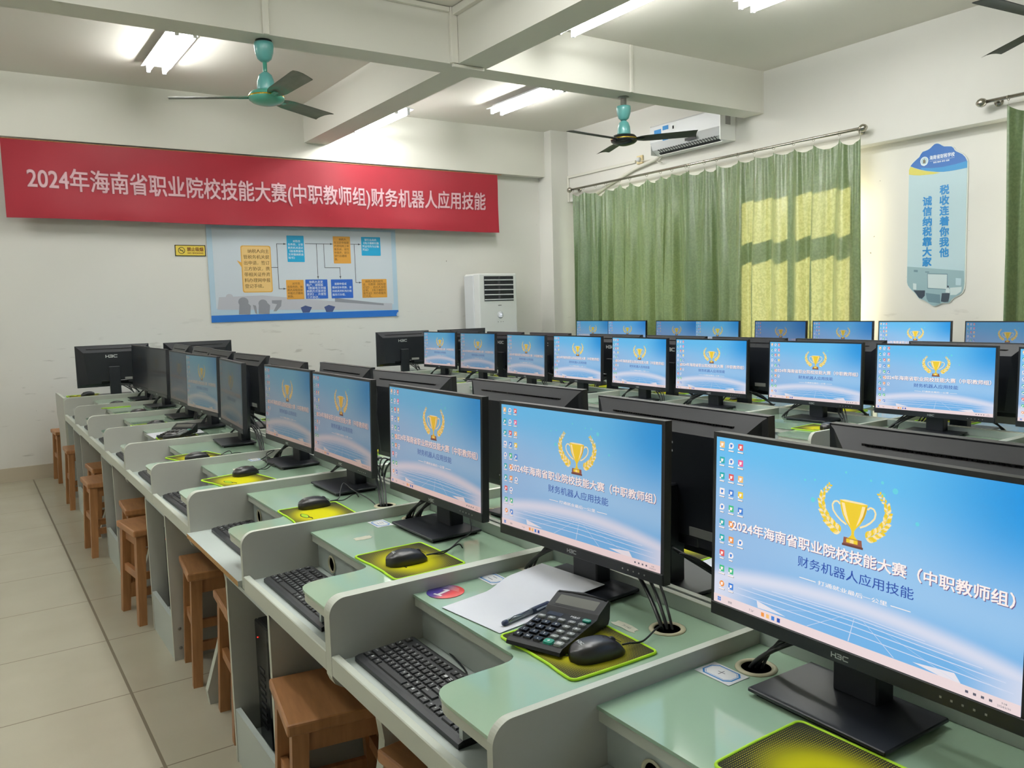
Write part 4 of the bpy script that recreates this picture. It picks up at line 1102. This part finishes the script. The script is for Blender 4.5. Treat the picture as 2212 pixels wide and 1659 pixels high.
t3 = [(.9, .9, 1), (1, 1, 1), (.9, .95, 1.1), (.8, .8, 1), (.8, .95, 1), (.8, .85, 1), (.7, .85, 1), (.85, .95, 1)]
for i, (y, a) in enumerate(R3):
    monitor(5.85, y, a, '%s monitor from the camera below the curtains, only its wallpaper top showing' % ORD[i], 'monitors along the window wall', b3[i], t3[i], dz=.0285)

# ================================================================== STOOLS
def make_stool():
    t = thing('stool', 'stool', 'stool')
    Hs = .435; a = .14
    m = MB(); m.box(-a, a, -a, a, Hs - .03, Hs, wood, .006, 2); m.build('seat', t)
    for sx in (-1, 1):
        for sy_ in (-1, 1):
            top = (sx * (a - .032), sy_ * (a - .03)); bot = (sx * (a - .012), sy_ * (a - .012))
            h = .020
            vs = [(top[0] + i * h, top[1] + j * h, Hs - .031) for i, j in ((-1, -1), (1, -1), (1, 1), (-1, 1))] + [(bot[0] + i * h * .85, bot[1] + j * h * .85, 0) for i, j in ((-1, -1), (1, -1), (1, 1), (-1, 1))]
            MB().add(vs, [(0, 1, 2, 3), (7, 6, 5, 4), (0, 4, 5, 1), (1, 5, 6, 2), (2, 6, 7, 3), (3, 7, 4, 0)], wood_leg).build('leg', t)
    for s in (-1, 1):
        q = a - .034
        MB().box(-q, q, s * q - .009, s * q + .009, Hs - .085, Hs - .031, wood).build('apron', t)
        MB().box(s * q - .009, s * q + .009, -q, q, Hs - .085, Hs - .031, wood).build('apron', t)
        q2 = a - .022
        MB().box(-q2, q2, s * q2 - .009, s * q2 + .009, .13, .165, wood).build('stretcher', t)
        MB().box(s * q2 - .009, s * q2 + .009, -q2, q2, .20, .235, wood).build('stretcher', t)
    return t
stool0 = make_stool()
stl = [(.715, 1.925, -.16, 'orange wooden stool beside the cabinet with the nearby black computer'), (.835, 1.47, .1, 'orange wooden stool under the second keyboard, only its corner showing'),
       (.785, 2.745, -.08, 'orange wooden stool half hidden behind the cabinet of the first computer'), (.775, 3.245, -.10, 'orange wooden stool under the shelf with the bare chipboard edge'),
       (.69, 4.06, .11, 'orange wooden stool standing free in the aisle beside the second cabinet'), (.747, 4.49, -.04, 'orange wooden stool pushed in behind the free standing aisle stool'),
       (.668, 5.345, .03, 'tall orange stool on the aisle in front of the fifth divider'), (.75, 5.83, .04, 'orange wooden stool mostly hidden behind the far cabinets'),
       (.70, 6.75, .0, 'orange wooden stool whose long legs show beside the end panel'), (.72, 7.90, .05, 'orange wooden stool between the far end desk and the wall')]
for i, (x, y, a, lb) in enumerate(stl):
    o = stool0 if i == 0 else dup(stool0)
    o.location = (x, y, 0); o.rotation_euler = (0, 0, a); o['label'] = lb; o['group'] = 'orange wooden stools along the aisle'
for i, (x, y) in enumerate(((2.02, 3.3), (2.02, 2.0), (2.02, 5.3), (3.0, 2.7))):
    o = dup(stool0); o.location = (x, y, 0); o['label'] = 'orange wooden stool glimpsed between the front and middle rows'; o['group'] = 'stools between the rows'

# ================================================================== KEYBOARDS
U = .0188
def key_layout():
    out = []
    def row(y, items, x=0.0):
        for it in items:
            if isinstance(it, (int, float)): x += it; continue
            lab, w_ = it if isinstance(it, tuple) else (it, 1)
            out.append((lab, x, y, w_, 1)); x += w_
    row(0, ['Esc', 1, 'F1', 'F2', 'F3', 'F4', .5, 'F5', 'F6', 'F7', 'F8', .5, 'F9', 'F10', 'F11', 'F12', .25, 'Prt', 'Scr', 'Pau'])
    row(1.25, ['`', '1', '2', '3', '4', '5', '6', '7', '8', '9', '0', '-', '=', ('Back', 2), .25, 'Ins', 'Home', 'PU'])
    row(2.25, [('Tab', 1.5), *'QWERTYUIOP', '[', ']', ('\\', 1.5), .25, 'Del', 'End', 'PD'])
    row(3.25, [('Caps', 1.75), *'ASDFGHJKL', ';', "'", ('Enter', 2.25)])
    row(4.25, [('Shift', 2.25), *'ZXCVBNM', ',', '.', '/', ('Shift', 2.75), 1.25, '↑'])
    row(5.25, [('Ctrl', 1.25), ('■', 1.25), ('Alt', 1.25), ('', 6.25), ('Alt', 1.25), ('■', 1.25), ('▤', 1.25), ('Ctrl', 1.25), .25, '←', '↓', '→'])
    n_ = len(out)
    row(1.25, ['Num', '/', '*', '-'], 18.5); row(2.25, ['7', '8', '9'], 18.5); row(3.25, ['4', '5', '6'], 18.5); row(4.25, ['1', '2', '3'], 18.5); row(5.25, [('0', 2), '.'], 18.5)
    out.append(('+', 21.5, 2.25, 1, 2)); out.append(('⏎', 21.5, 4.25, 1, 2))
    return out, n_
def keycap(m, lab, w_, h_, ox=0, oy=0, oz=0, legend=True):
    g = .0012; x0, x1, y0, y1 = g, w_ * U - g, -h_ * U + g, -g; t = .0022; H = .0058
    vs = [(x0, y0, 0), (x1, y0, 0), (x1, y1, 0), (x0, y1, 0), (x0 + t, y0 + t, H), (x1 - t, y0 + t, H), (x1 - t, y1 - t * .8, H), (x0 + t, y1 - t * .8, H)]
    m.add([(a + ox, b_ + oy, c + oz) for a, b_, c in vs], [(4, 5, 6, 7), (0, 1, 5, 4), (1, 2, 6, 5), (2, 3, 7, 6), (3, 0, 4, 7)], keym)
    if legend and lab:
        hh = .0058 if len(lab) == 1 else .0042
        M = Matrix.Translation((ox, oy, oz))
        m.text(lab, legend_m, x0 + t + .002, y1 - .0032 - hh, h=hh, fit=(x1 - x0) - .006, z=H + .0002, res=1, M=M)
KX0, KY0 = -.2165, .0565
def kbody(t):
    m = MB()
    P = [(-.075, 0), (-.075, .010), (-.066, .013), (.064, .019), (.068, .017), (.068, 0)]
    m.prism(P, 'x', -.222, .222, darkp)
    m.build('body', t)
slope = math.atan2(.006, .136)
KM = Matrix.Translation((0, 0, .0175)) @ Matrix.Rotation(slope, 4, 'X')
LAY, NMAIN = key_layout()
def make_keyboard(split):
    t = thing('keyboard', 'keyboard', 'keyboard'); kbody(t)
    if split:
        cache = {}
        for i, (lab, x, y, w_, h_) in enumerate(LAY[:NMAIN]):
            m = MB(); keycap(m, lab, w_, h_); o = m.build('key', t)
            o.matrix_local = KM @ Matrix.Translation((KX0 + x * U, KY0 - y * U, -.0035))
        m = MB()
        for (lab, x, y, w_, h_) in LAY[NMAIN:]: keycap(m, lab, w_, h_, KX0 + x * U, KY0 - y * U, -.0035)
        m.v = [tuple(KM @ Vector(p)) for p in m.v]
        o = m.build('numeric_keys', t); o['kind'] = 'stuff'
    else:
        m = MB()
        for (lab, x, y, w_, h_) in LAY: keycap(m, lab, w_, h_, KX0 + x * U, KY0 - y * U, -.0035)
        m.v = [tuple(KM @ Vector(p)) for p in m.v]
        o = m.build('keys', t); o['kind'] = 'stuff'
    m = MB(); m.tube(bez((.0, .068, .008), (.0, .10, .004), (-.16, .095, .004), (-.205, .13, .004), 10), .0022, cablem, 6); m.build('cable', t)
    return t
kb_split = make_keyboard(True); kb_plain = make_keyboard(False)
KBD = [(.728, 1.397), (.728, 2.04), (.745, 2.69), (.722, 3.375), (.725, 3.985), (.725, 4.66), (.725, 5.33), (.725, 6.04), (.725, 6.74)]
used = {}
def place(proto_, key, loc, rz, label, group, tilt=None):
    o = proto_ if key not in used else dup(proto_)
    used[key] = 1
    o.location = loc; o.rotation_euler = (0, 0, rz); o['label'] = label
    if group: o['group'] = group
    return o
for i, (x, y) in enumerate(KBD):
    place(kb_split if i < 2 else kb_plain, 's' if i < 2 else 'p', (x, y, .6345), -PI / 2 + (.0 if i != 3 else .02), '%s black keyboard from the camera on the aisle side shelves' % ORD[i], 'black keyboards on the aisle side shelves')
for i, y in enumerate((.60, 1.30, 1.98, 2.64, 3.3)):
    place(kb_plain, 'p', (1.69, y, .6345), PI / 2, '%s black keyboard from the camera on the inner side of the front row' % ORD[i], 'black keyboards on the inner side of the front row')
for i, y in enumerate((1.38, 2.02, 2.70, 3.36, 4.02, 4.7)):
    place(kb_plain, 'p', (3.28, y, .6345), -PI / 2, '%s black keyboard from the camera on the middle row facing the aisle' % ORD[i], 'black keyboards on the middle row facing the aisle')

# ================================================================== MOUSE PADS AND MICE
def make_pad():
    t = thing('mouse_pad', 'mouse pad', 'mouse pad')
    c = arc(-.108, .088, .012, 180, 90, 5) + [(-.04, .1015), (.05, .1015)] + arc(.108, .088, .012, 90, 0, 5) + [(.1215, .03), (.1215, -.03)] + arc(.108, -.085, .012, 0, -90, 5) + [(.07, -.0955), (.045, -.0925), (-.03, -.0925), (-.055, -.0955)] + arc(-.108, -.085, .012, -90, -180, 5) + [(-.1215, 0)]
    MB().prism(c, 'z', 0, .003, padm, padm).build('cloth', t)
    m = MB(); m.tube([(p[0], p[1], .0022) for p in c], .0028, lime, 6, closed=True); m.build('stitched_edge', t)
    m = MB()   # small fruit-like emblem: outline, stalk and green body
    ob = [(.028 * math.cos(a) * (1 + .18 * math.cos(2 * a)), .012 * math.sin(a), .0033) for a in [2 * PI * i / 22 for i in range(22)]]
    M = Matrix.Translation((.005, -.045, 0))
    m.quad(ob, MATS.get('pad_dark') or mat('pad_dark', (50, 54, 20), .8), M); m.quad([(p[0] * .84, p[1] * .78, .0035) for p in ob], MATS.get('pad_green') or mat('pad_green', (150, 190, 20), .8), M)
    m.tube([(.024, .006, .0034), (.038, .011, .0034), (.05, .010, .0034)], .0016, MATS['pad_dark'], 5, M=M); m.build('emblem', t)
    return t
def make_mouse():
    t = thing('mouse', 'mouse', 'mouse')
    # +y points to the cable end
    L, Wd, H = .112, .060, .0305; ny, nx = 18, 14; vs = []; fs = []
    for i in range(ny + 1):
        s = -1 + 2 * i / ny; yy = s * L / 2
        hw = Wd / 2 * (max(0, 1 - abs(s) ** 3.2)) ** .5 * (1 - .06 * s) + .0008; hh = H * (max(0, 1 - abs(s * .98 + .10) ** 2.4)) ** .62 + .004
        for j in range(nx + 1):
            a = PI * j / nx
            ca, sa = math.cos(a), math.sin(a)
            xx = hw * (abs(ca) ** .75) * (1 if ca > 0 else -1); zz = .004 + (hh - .004) * sa ** .62
            vs.append((xx, yy, zz))
    for i in range(ny):
        for j in range(nx): fs.append((i * (nx + 1) + j, i * (nx + 1) + j + 1, (i + 1) * (nx + 1) + j + 1, (i + 1) * (nx + 1) + j))
    k = len(vs)
    for i in range(ny + 1):
        for j in (0, nx): vs.append((vs[i * (nx + 1) + j][0] * .96, vs[i * (nx + 1) + j][1], 0))
    for i in range(ny):
        fs.append((i * (nx + 1), (i + 1) * (nx + 1), k + 2 * i + 2, k + 2 * i)); fs.append((i * (nx + 1) + nx, k + 2 * i + 1, k + 2 * i + 3, (i + 1) * (nx + 1) + nx))
    MB().add(vs, fs, mouse_m, True).build('body', t)
    m = MB(); m.tube([(-.0005, .052, .0155), (0, .035, .0265), (0, .012, .0335)], .0006, hole_m, 4); m.build('button_gap', t)
    m = MB(); m.lathe([(0, -.004), (.008, -.004), (.0095, -.002), (.0095, .002), (.008, .004), (0, .004)], darkp, M=Matrix.Translation((0, .030, .0215)) @ Matrix.Rotation(PI / 2, 4, 'Y'), nseg=16); m.build('scroll_wheel', t)
    m = MB(); h3c(m, silver, 0, 0, .0058, Matrix.Translation((0, -.037, .0310)) @ Matrix.Rotation(.36, 4, 'X')); m.build('maker_mark', t)
    return t
pad0 = make_pad(); mouse0 = make_mouse()
def mouse_cable(o, pts):
    Mi = (Matrix.Translation(o.location) @ rot(o.rotation_euler[2])).inverted()
    P_ = [Vector((0, .054, .010)), Vector((0, .068, .010))] + [Mi @ Vector(p) for p in pts]
    out = []
    for i in range(len(P_) - 1):
        a, b_ = P_[i], P_[i + 1]
        p0 = P_[i - 1] if i else a; p3 = P_[i + 2] if i + 2 < len(P_) else b_
        for s in range(6):
            t_ = s / 6
            out.append(.5 * ((2 * a) + (-p0 + b_) * t_ + (2 * p0 - 5 * a + 4 * b_ - p3) * t_ ** 2 + (-p0 + 3 * a - 3 * b_ + p3) * t_ ** 3))
    out.append(P_[-1])
    MB().tube(out, .0019, cablem, 6).build('cable', o)
PADS = [(.925, .640, .02), (.928, 1.195, -.02), (.912, 1.868, .02), (.902, 2.487, -.04), (.848, 3.195, .2), (.842, 3.83, .22), (.90, 4.48, -.05), (.885, 5.11, .04), (.885, 5.80, .04), (.87, 6.48, .03)]
MICE = [None, (.925, 1.128, -.17), (.898, 1.850, -.1), (.925, 2.578, .02), (.90, 3.275, .35), (.828, 3.768, .15), (.875, 4.475, -.1), (.905, 5.085, .05), (.93, 5.795, .05), (.895, 6.455, .03)]
for i, (x, y, a) in enumerate(PADS):
    place(pad0, 'pad', (x, y, ZTOP + .0005), -PI / 2 + a, '%s yellow and black mouse pad from the camera on the aisle side desks' % ORD[i], 'yellow mouse pads on the aisle side desks')
for i, q in enumerate(MICE):
    if q is None: continue
    x, y, a = q
    o = place(mouse0, 'mouse', (x, y, ZTOP + .004), -PI / 2 + a, '%s black mouse from the camera on the aisle side desks' % ORD[i - 1], 'black mice on the aisle side desks')
    z = ZTOP + .004
    g = GR[i]
    if i == 1: pts = [(1.03, 1.118, z + .004), (1.075, 1.13, z + .012), (1.10, 1.14, z + .006), (1.118, 1.145, z - .03)]
    elif i == 2: pts = [(1.02, 1.85, z + .01), (1.06, 1.86, z + .025), (1.12, 1.90, z + .03), (1.16, 1.97, z + .05)]
    elif i == 3: pts = [(1.02, 2.60, z + .012), (1.06, 2.66, z + .045), (1.07, 2.60, z + .03), (1.09, 2.50, z + .01), (1.113, 2.45, z - .03)]
    elif i == 4: pts = [(1.0, 3.32, z + .02), (1.03, 3.42, z + .05), (1.07, 3.44, z + .055), (1.0, 3.40, z + .03), (1.06, 3.50, z + .02), (1.113, 3.56, z - .03)]
    else: pts = [(x + .13, y + (g[1] - y) * .25, z + .006), (x + .18, y + (g[1] - y) * .7, z + .01), (g[0], g[1], z - .03)]
    mouse_cable(o, pts)
def extra(n_, xs, ys, rz, where):
    for i, y in enumerate(ys):
        place(pad0, 'pad', (xs, y + (.02 if i % 2 else -.02), ZTOP + .0005), rz + (.06 if i % 3 else -.05), '%s yellow mouse pad from the camera on the %s' % (ORD[i], where), 'yellow mouse pads on the ' + where)
        o = place(mouse0, 'mouse', (xs, y + (-.05 if rz < 0 else .05), ZTOP + .004), rz + .1, '%s black mouse from the camera on the %s' % (ORD[i], where), 'black mice on the ' + where)
extra(0, RG - .9, [YBD[k + 1] - .155 for k in range(10)], PI / 2, 'inner side of the front row')
extra(0, 3.455, [YBD[k] + .155 for k in range(1, 10)], -PI / 2, 'middle row facing the aisle')
extra(0, 4.08, [YBD[k + 1] - .155 for k in range(1, 10)], PI / 2, 'middle row facing the windows')
place(pad0, 'pad', (.80, 7.50, ZTOP + .0005), PI + .05, 'yellow mouse pad on the far end desk by the aisle corner', 'end desk mouse pads')
place(mouse0, 'mouse', (.82, 7.47, ZTOP + .004), PI / 2 + .4, 'black mouse on the far end desk by the aisle corner', 'end desk mice')
place(pad0, 'pad', (3.36, 7.27, ZTOP + .0005), PI + .05, 'yellow mouse pad on the middle row end desk', 'end desk mouse pads')
place(mouse0, 'mouse', (4.0, 7.22, ZTOP + .004), PI + .4, 'black mouse under the monitors on the middle row end desk', 'end desk mice')

# ================================================================== PAPERS, CALCULATORS, PENS, CARDS
def sheet(pts, label, group, lift, z0=ZTOP + .001, th=.0006, name='paper_sheet'):
    """bilinear sheet between four corners (front far, back far, back near, front near) with a gentle curl"""
    a, b_, c, d = [Vector((*p, 0)) for p in pts]; n1, n2 = 24, 12; vs = []; fs = []
    for i in range(n1 + 1):
        for j in range(n2 + 1):
            s, t_ = i / n1, j / n2
            p = (a.lerp(b_, s)).lerp(d.lerp(c, s), t_); vs.append((p.x, p.y, z0 + lift(s, t_)))
    for i in range(n1):
        for j in range(n2): fs.append((i * (n2 + 1) + j, (i + 1) * (n2 + 1) + j, (i + 1) * (n2 + 1) + j + 1, i * (n2 + 1) + j + 1))
    k = len(vs)
    m = MB(); m.add(vs, fs, paper_m, True)
    m.add([(v_[0], v_[1], v_[2] - th) for v_ in vs], [f[::-1] for f in fs], paper_m, True)
    o = m.build(name, recalc=False)
    return tag(o, label, 'paper', group)
sheet([(.819, 1.524), (1.127, 1.578), (1.153, 1.374), (.842, 1.329)], 'white sheet of paper with a pen on the desk beside the calculator', 'loose white paper sheets', lambda s, t_: .0012 + .019 * (lambda q: q * q * (3 - 2 * q))(min(1, max(0, (s - .40) / .27))) + .008 * max(0, s - .67) * (1 - t_))
sheet([(.795, 4.80), (1.07, 4.835), (1.06, 4.62), (.80, 4.585)], 'white sheet of paper under the far calculator on the aisle side', 'loose white paper sheets', lambda s, t_: .0012 + .010 * max(0, s - .6) * (1 - t_))
sheet([(1.53, 1.45), (1.37, 1.43), (1.36, 1.20), (1.52, 1.22)], 'white sheet of paper behind the black monitor on the inner side', 'loose white paper sheets', lambda s, t_: .0012 + .012 * (s > .8) * (s - .8))
sheet([(1.70, 3.10), (1.50, 3.12), (1.50, 2.86), (1.70, 2.85)], 'white sheet of paper glimpsed on the inner side of the front row', 'loose white paper sheets', lambda s, t_: .0014)
sheet([(4.25, 3.12), (4.05, 3.14), (4.05, 2.90), (4.25, 2.88)], 'white sheet of paper glimpsed on the middle row behind the monitors', 'loose white paper sheets', lambda s, t_: .0014)

def calculator(loc, rz, label):
    t = thing('calculator', label, 'calculator', loc, rz, 'desk calculators')
    W2 = .06
    # side profile (y, z): wedge body and raised display
    P = [(0, .006), (.004, .003), (.186, .003), (.192, .012), (.196, .046), (.190, .050), (.148, .034), (.140, .027), (.010, .016), (.002, .012)]
    m = MB(); m.prism(P, 'x', -W2, W2, calc_black)
    m.tube([(-W2 + .003, .19, .048), (0, .197, .050), (W2 - .003, .19, .048)], .004, calc_black, 8)
    m.build('body', t)
    a1 = math.atan2(.016, .042); DM = Matrix.Translation((0, .148, .0343)) @ Matrix.Rotation(a1, 4, 'X')
    m = MB(); m.quad([(*p, .0004) for p in rrect(-.052, .052, .003, .042, .003)], calc_black, DM); m.build('display_frame', t)
    m = MB(); m.quad([(*p, .0009) for p in rrect(-.046, .046, .008, .035, .002)], calc_lcd, DM); m.build('display', t)
    a2 = math.atan2(.011, .13); FM = Matrix.Translation((0, .010, .0161)) @ Matrix.Rotation(a2, 4, 'X')
    m = MB(); m.text('M&G', whitep, .006, .119, h=.0062, w=.020, bold=.02, z=.0005, M=FM); m.quad([(.010, .1165, .0005), (.024, .1165, .0005), (.024, .1172, .0005), (.010, .1172, .0005)], whitep, FM); m.build('maker_mark', t)
    m = MB(); m.quad([(*p, .0005) for p in rrect(-.046, -.012, .112, .126, .002)], blackg, FM); m.build('solar_cell', t)
    rows = [['M+', 'M-', 'MRC', 'GT', 'CE'], ['7', '8', '9', '÷', '▶'], ['4', '5', '6', '×', '%'], ['1', '2', '3', '-', 'MU'], ['0', '00', '·', '+', '=']]
    for r, lst in enumerate(rows):
        for c, lab in enumerate(lst):
            x = -.0465 + c * .0232; y = .097 - r * .0212
            op = r == 0 or c > 2
            mm = calc_grey if op else blackg
            hw, hh = .0092, (.0058 if op else .0072)
            if r == 4 and c == 3: mm = calc_green; hw, hh = .0105, .0088
            if r == 4 and c == 4: hw, hh = .0105, .0082
            m = MB(); pr = rrect(x - hw, x + hw, y - hh, y + hh, .005 if op else .002, 4)
            k = len(pr); tp = [(x + (p[0] - x) * .88, y + (p[1] - y) * .86) for p in pr]
            m.add([(*p, 0) for p in pr] + [(*p, .004) for p in tp], [(i, (i + 1) % k, k + (i + 1) % k, k + i) for i in range(k)] + [tuple(range(k, 2 * k))], mm, False, FM)
            m.text(lab, whitep, x, y - .0026, h=.0052 if len(lab) == 1 and lab not in '-·' else (.0008 if lab == '-' else (.0016 if lab == '·' else .0044)), w=.005 if lab == '-' else None, align='c', bold=.03, z=.0043, M=FM, fit=.013, res=2)
            m.build('key', t)
    m = MB(); pr = rrect(.037, .055, .110, .121, .005, 4); m.prism(pr, 'z', 0, .0035, calc_green, M=FM); m.text('ON/AC', whitep, .046, .1135, h=.0034, align='c', bold=.02, z=.0038, M=FM, fit=.013); m.build('key', t)
    return t
calculator((.838, 1.212, ZTOP + .0035), math.radians(-69), 'black calculator on the mouse pad beside the white paper and pen')
calculator((.845, 4.46, ZTOP + .012), math.radians(-40), 'black calculator propped on the far paper sheet and mouse pad')
def pen(p0, p1, label):
    a, b_ = Vector(p0), Vector(p1); d = (b_ - a); L = d.length
    th = math.atan2(d.y, d.x)
    t = thing('pen', label, 'pen', a, th, 'pens on paper sheets')
    M = Matrix.Rotation(PI / 2, 4, 'Y')
    MB().lathe([(0, 0), (.0046, .001), (.0055, .004), (.0055, .012), (0, .012)], navy_ink, M=M, nseg=16).build('end_cap', t)
    MB().lathe([(0, .012), (.0052, .012), (.0056, .05), (.0056, L * .62), (0, L * .62)], pen_s, M=M, nseg=16).build('barrel', t)
    m = MB(); m.tube([(.014, -.004, .0038), (.035, .0, .0058), (.055, -.0035, .0046), (.08, -.001, .0058)], .0009, navy_ink, 5); m.build('stripe', t)
    MB().lathe([(0, L * .60), (.0063, L * .60), (.0066, L * .7), (.0064, L - .004), (.0045, L), (0, L)], navy_ink, M=M, nseg=16).build('cap', t)
    m = MB(); m.box(L * .66, L * .97, -.0095, -.0065, .0, .0035, pen_s, .001); m.build('clip', t)
pen((.864, 1.352, ZTOP + .0085), (1.006, 1.385, ZTOP + .0085), 'dark blue and silver pen lying on the white paper sheet')
pen((.815, 4.62, ZTOP + .0085), (.93, 4.60, ZTOP + .0085), 'dark pen lying on the far sheet of paper')

def flat(poly, z, mm): return MB().prism(poly, 'z', z, z + .0005, mm)
def card(c, rz, word, label):
    t = thing('seat_card', label, 'card', (c[0], c[1], ZTOP + .0006), rz, 'white seat number cards with blue borders')
    hx, hy = .039, .026
    MB().prism([(-hx, -hy), (hx, -hy), (hx, hy), (-hx, hy)], 'z', 0, .0006, whitep).build('card', t)
    def oct(sx, sy, k): return [(-sx + k, -sy), (sx - k, -sy), (sx, -sy + k), (sx, sy - k), (sx - k, sy), (-sx + k, sy), (-sx, sy - k), (-sx, -sy + k)]
    m = MB(); m.quad([(*p, .0010) for p in oct(.033, .0215, .010)], blue_ink); m.quad([(*p, .0012) for p in oct(.030, .0185, .009)], whitep); m.quad([(*p, .0013) for p in oct(.0285, .017, .0085)], blue_ink); m.quad([(*p, .0014) for p in oct(.0278, .0163, .0083)], whitep); m.build('border', t)
    m = MB(); m.text(word, navy_ink, 0, -.008, h=.016, align='c', z=.0018, fit=.03); m.build('numeral', t)
card((1.054, .946), -PI / 2, '十', 'white card with blue border and a cross numeral beside the cable hole')
card((1.008, 1.615), -PI / 2, '二', 'white card with blue border between the round badge and torn sticker')
card((1.010, 2.251), -PI / 2, '三', 'white card with blue border on the third desk place')
card((1.03, 3.60), -PI / 2, '五', 'small white card with blue border on a farther desk place')

# round badge
t = thing('round_badge', 'round red and blue badge with a white numeral one on the desk', 'badge', (.8745, 1.607, ZTOP + .0006), math.radians(-72))
bm_ = mat('badge_print', (200, 60, 70), .35); n = N(bm_); b = bm_.node_tree.nodes['Principled BSDF']
x, y, z = n.sep()
n.val(n.mix(n.smooth(n.math('ADD', x, n.math('MULTIPLY', y, .2)), -.016, .022), (58, 44, 130), (222, 66, 62)), b.inputs['Base Color'])
MB().lathe([(0, 0), (.043, 0), (.0435, .0004), (.043, .0008), (0, .0008)], bm_, nseg=40).build('disc', t)
M = rot(PI)
M = Matrix.Identity(4)
m = MB(); m.quad([(-.004, -.024, .0012), (.004, -.024, .0012), (.004, .012, .0012), (-.004, .012, .0012)], whitep, M); m.quad([(-.012, -.029, .0012), (.012, -.029, .0012), (.012, -.023, .0012), (-.012, -.023, .0012)], whitep, M); m.quad([(-.004, .012, .0012), (-.012, .008, .0012), (-.012, .003, .0012), (-.004, .005, .0012)], whitep, M)
m.build('numeral', t)
m = MB()
for i in range(5): m.quad([(-.030 + i * .0, .016 + i * .004, .0012), (.026 - i * .003, .016 + i * .004, .0012), (.026 - i * .003, .0168 + i * .004, .0012), (-.030 + i * .003, .0168 + i * .004, .0012)], whitep)
m.build('small_print', t)

def torn(c, w_, h_, seed, label, words=()):
    rnd = random.Random(seed); k = 26; P = []
    for i in range(k):
        a = 2 * PI * i / k; r_ = 1 + rnd.uniform(-.14, .12)
        P.append((c[0] + h_ / 2 * max(-1, min(1, 1.25 * math.sin(a))) * r_, c[1] - w_ / 2 * max(-1, min(1, 1.25 * math.cos(a))) * r_))
    t = thing('torn_sticker', label, 'sticker', (c[0], c[1], ZTOP + .0004), -PI / 2, 'torn paper stickers left on desk tops')
    Mi = (Matrix.Translation((c[0], c[1], 0)) @ rot(-PI / 2)).inverted()
    MB().prism([tuple((Mi @ Vector((*p, 0)))[:2]) for p in P], 'z', 0, .0005, torn_m).build('paper', t)
    if words:
        m = MB()
        for tx, px_, py_, hh in words: m.text(tx, ink_m, px_, py_, h=hh, z=.0009, res=1)
        m.build('print', t)
torn((1.122, 1.636), .068, .055, 2, 'torn cream sticker with grey print in the corner behind the paper', (('71343', -.012, .006, .008), ('85', -.028, -.01, .006), ('4:14', .008, -.014, .006)))
torn((1.063, 1.205), .066, .022, 4, 'narrow torn sticker strip between the calculator and cable hole', (('71143', -.008, -.004, .007),))
torn((.905, 2.14), .03, .05, 6, 'torn sticker remnant beside the third mouse pad')
torn((1.12, 2.90), .06, .03, 9, 'torn cream sticker on the fourth desk place by the divider', (('71323', -.014, -.004, .006),))
torn((.90, 3.42), .06, .016, 10, 'narrow torn red and white sticker beyond the fifth mouse pad')
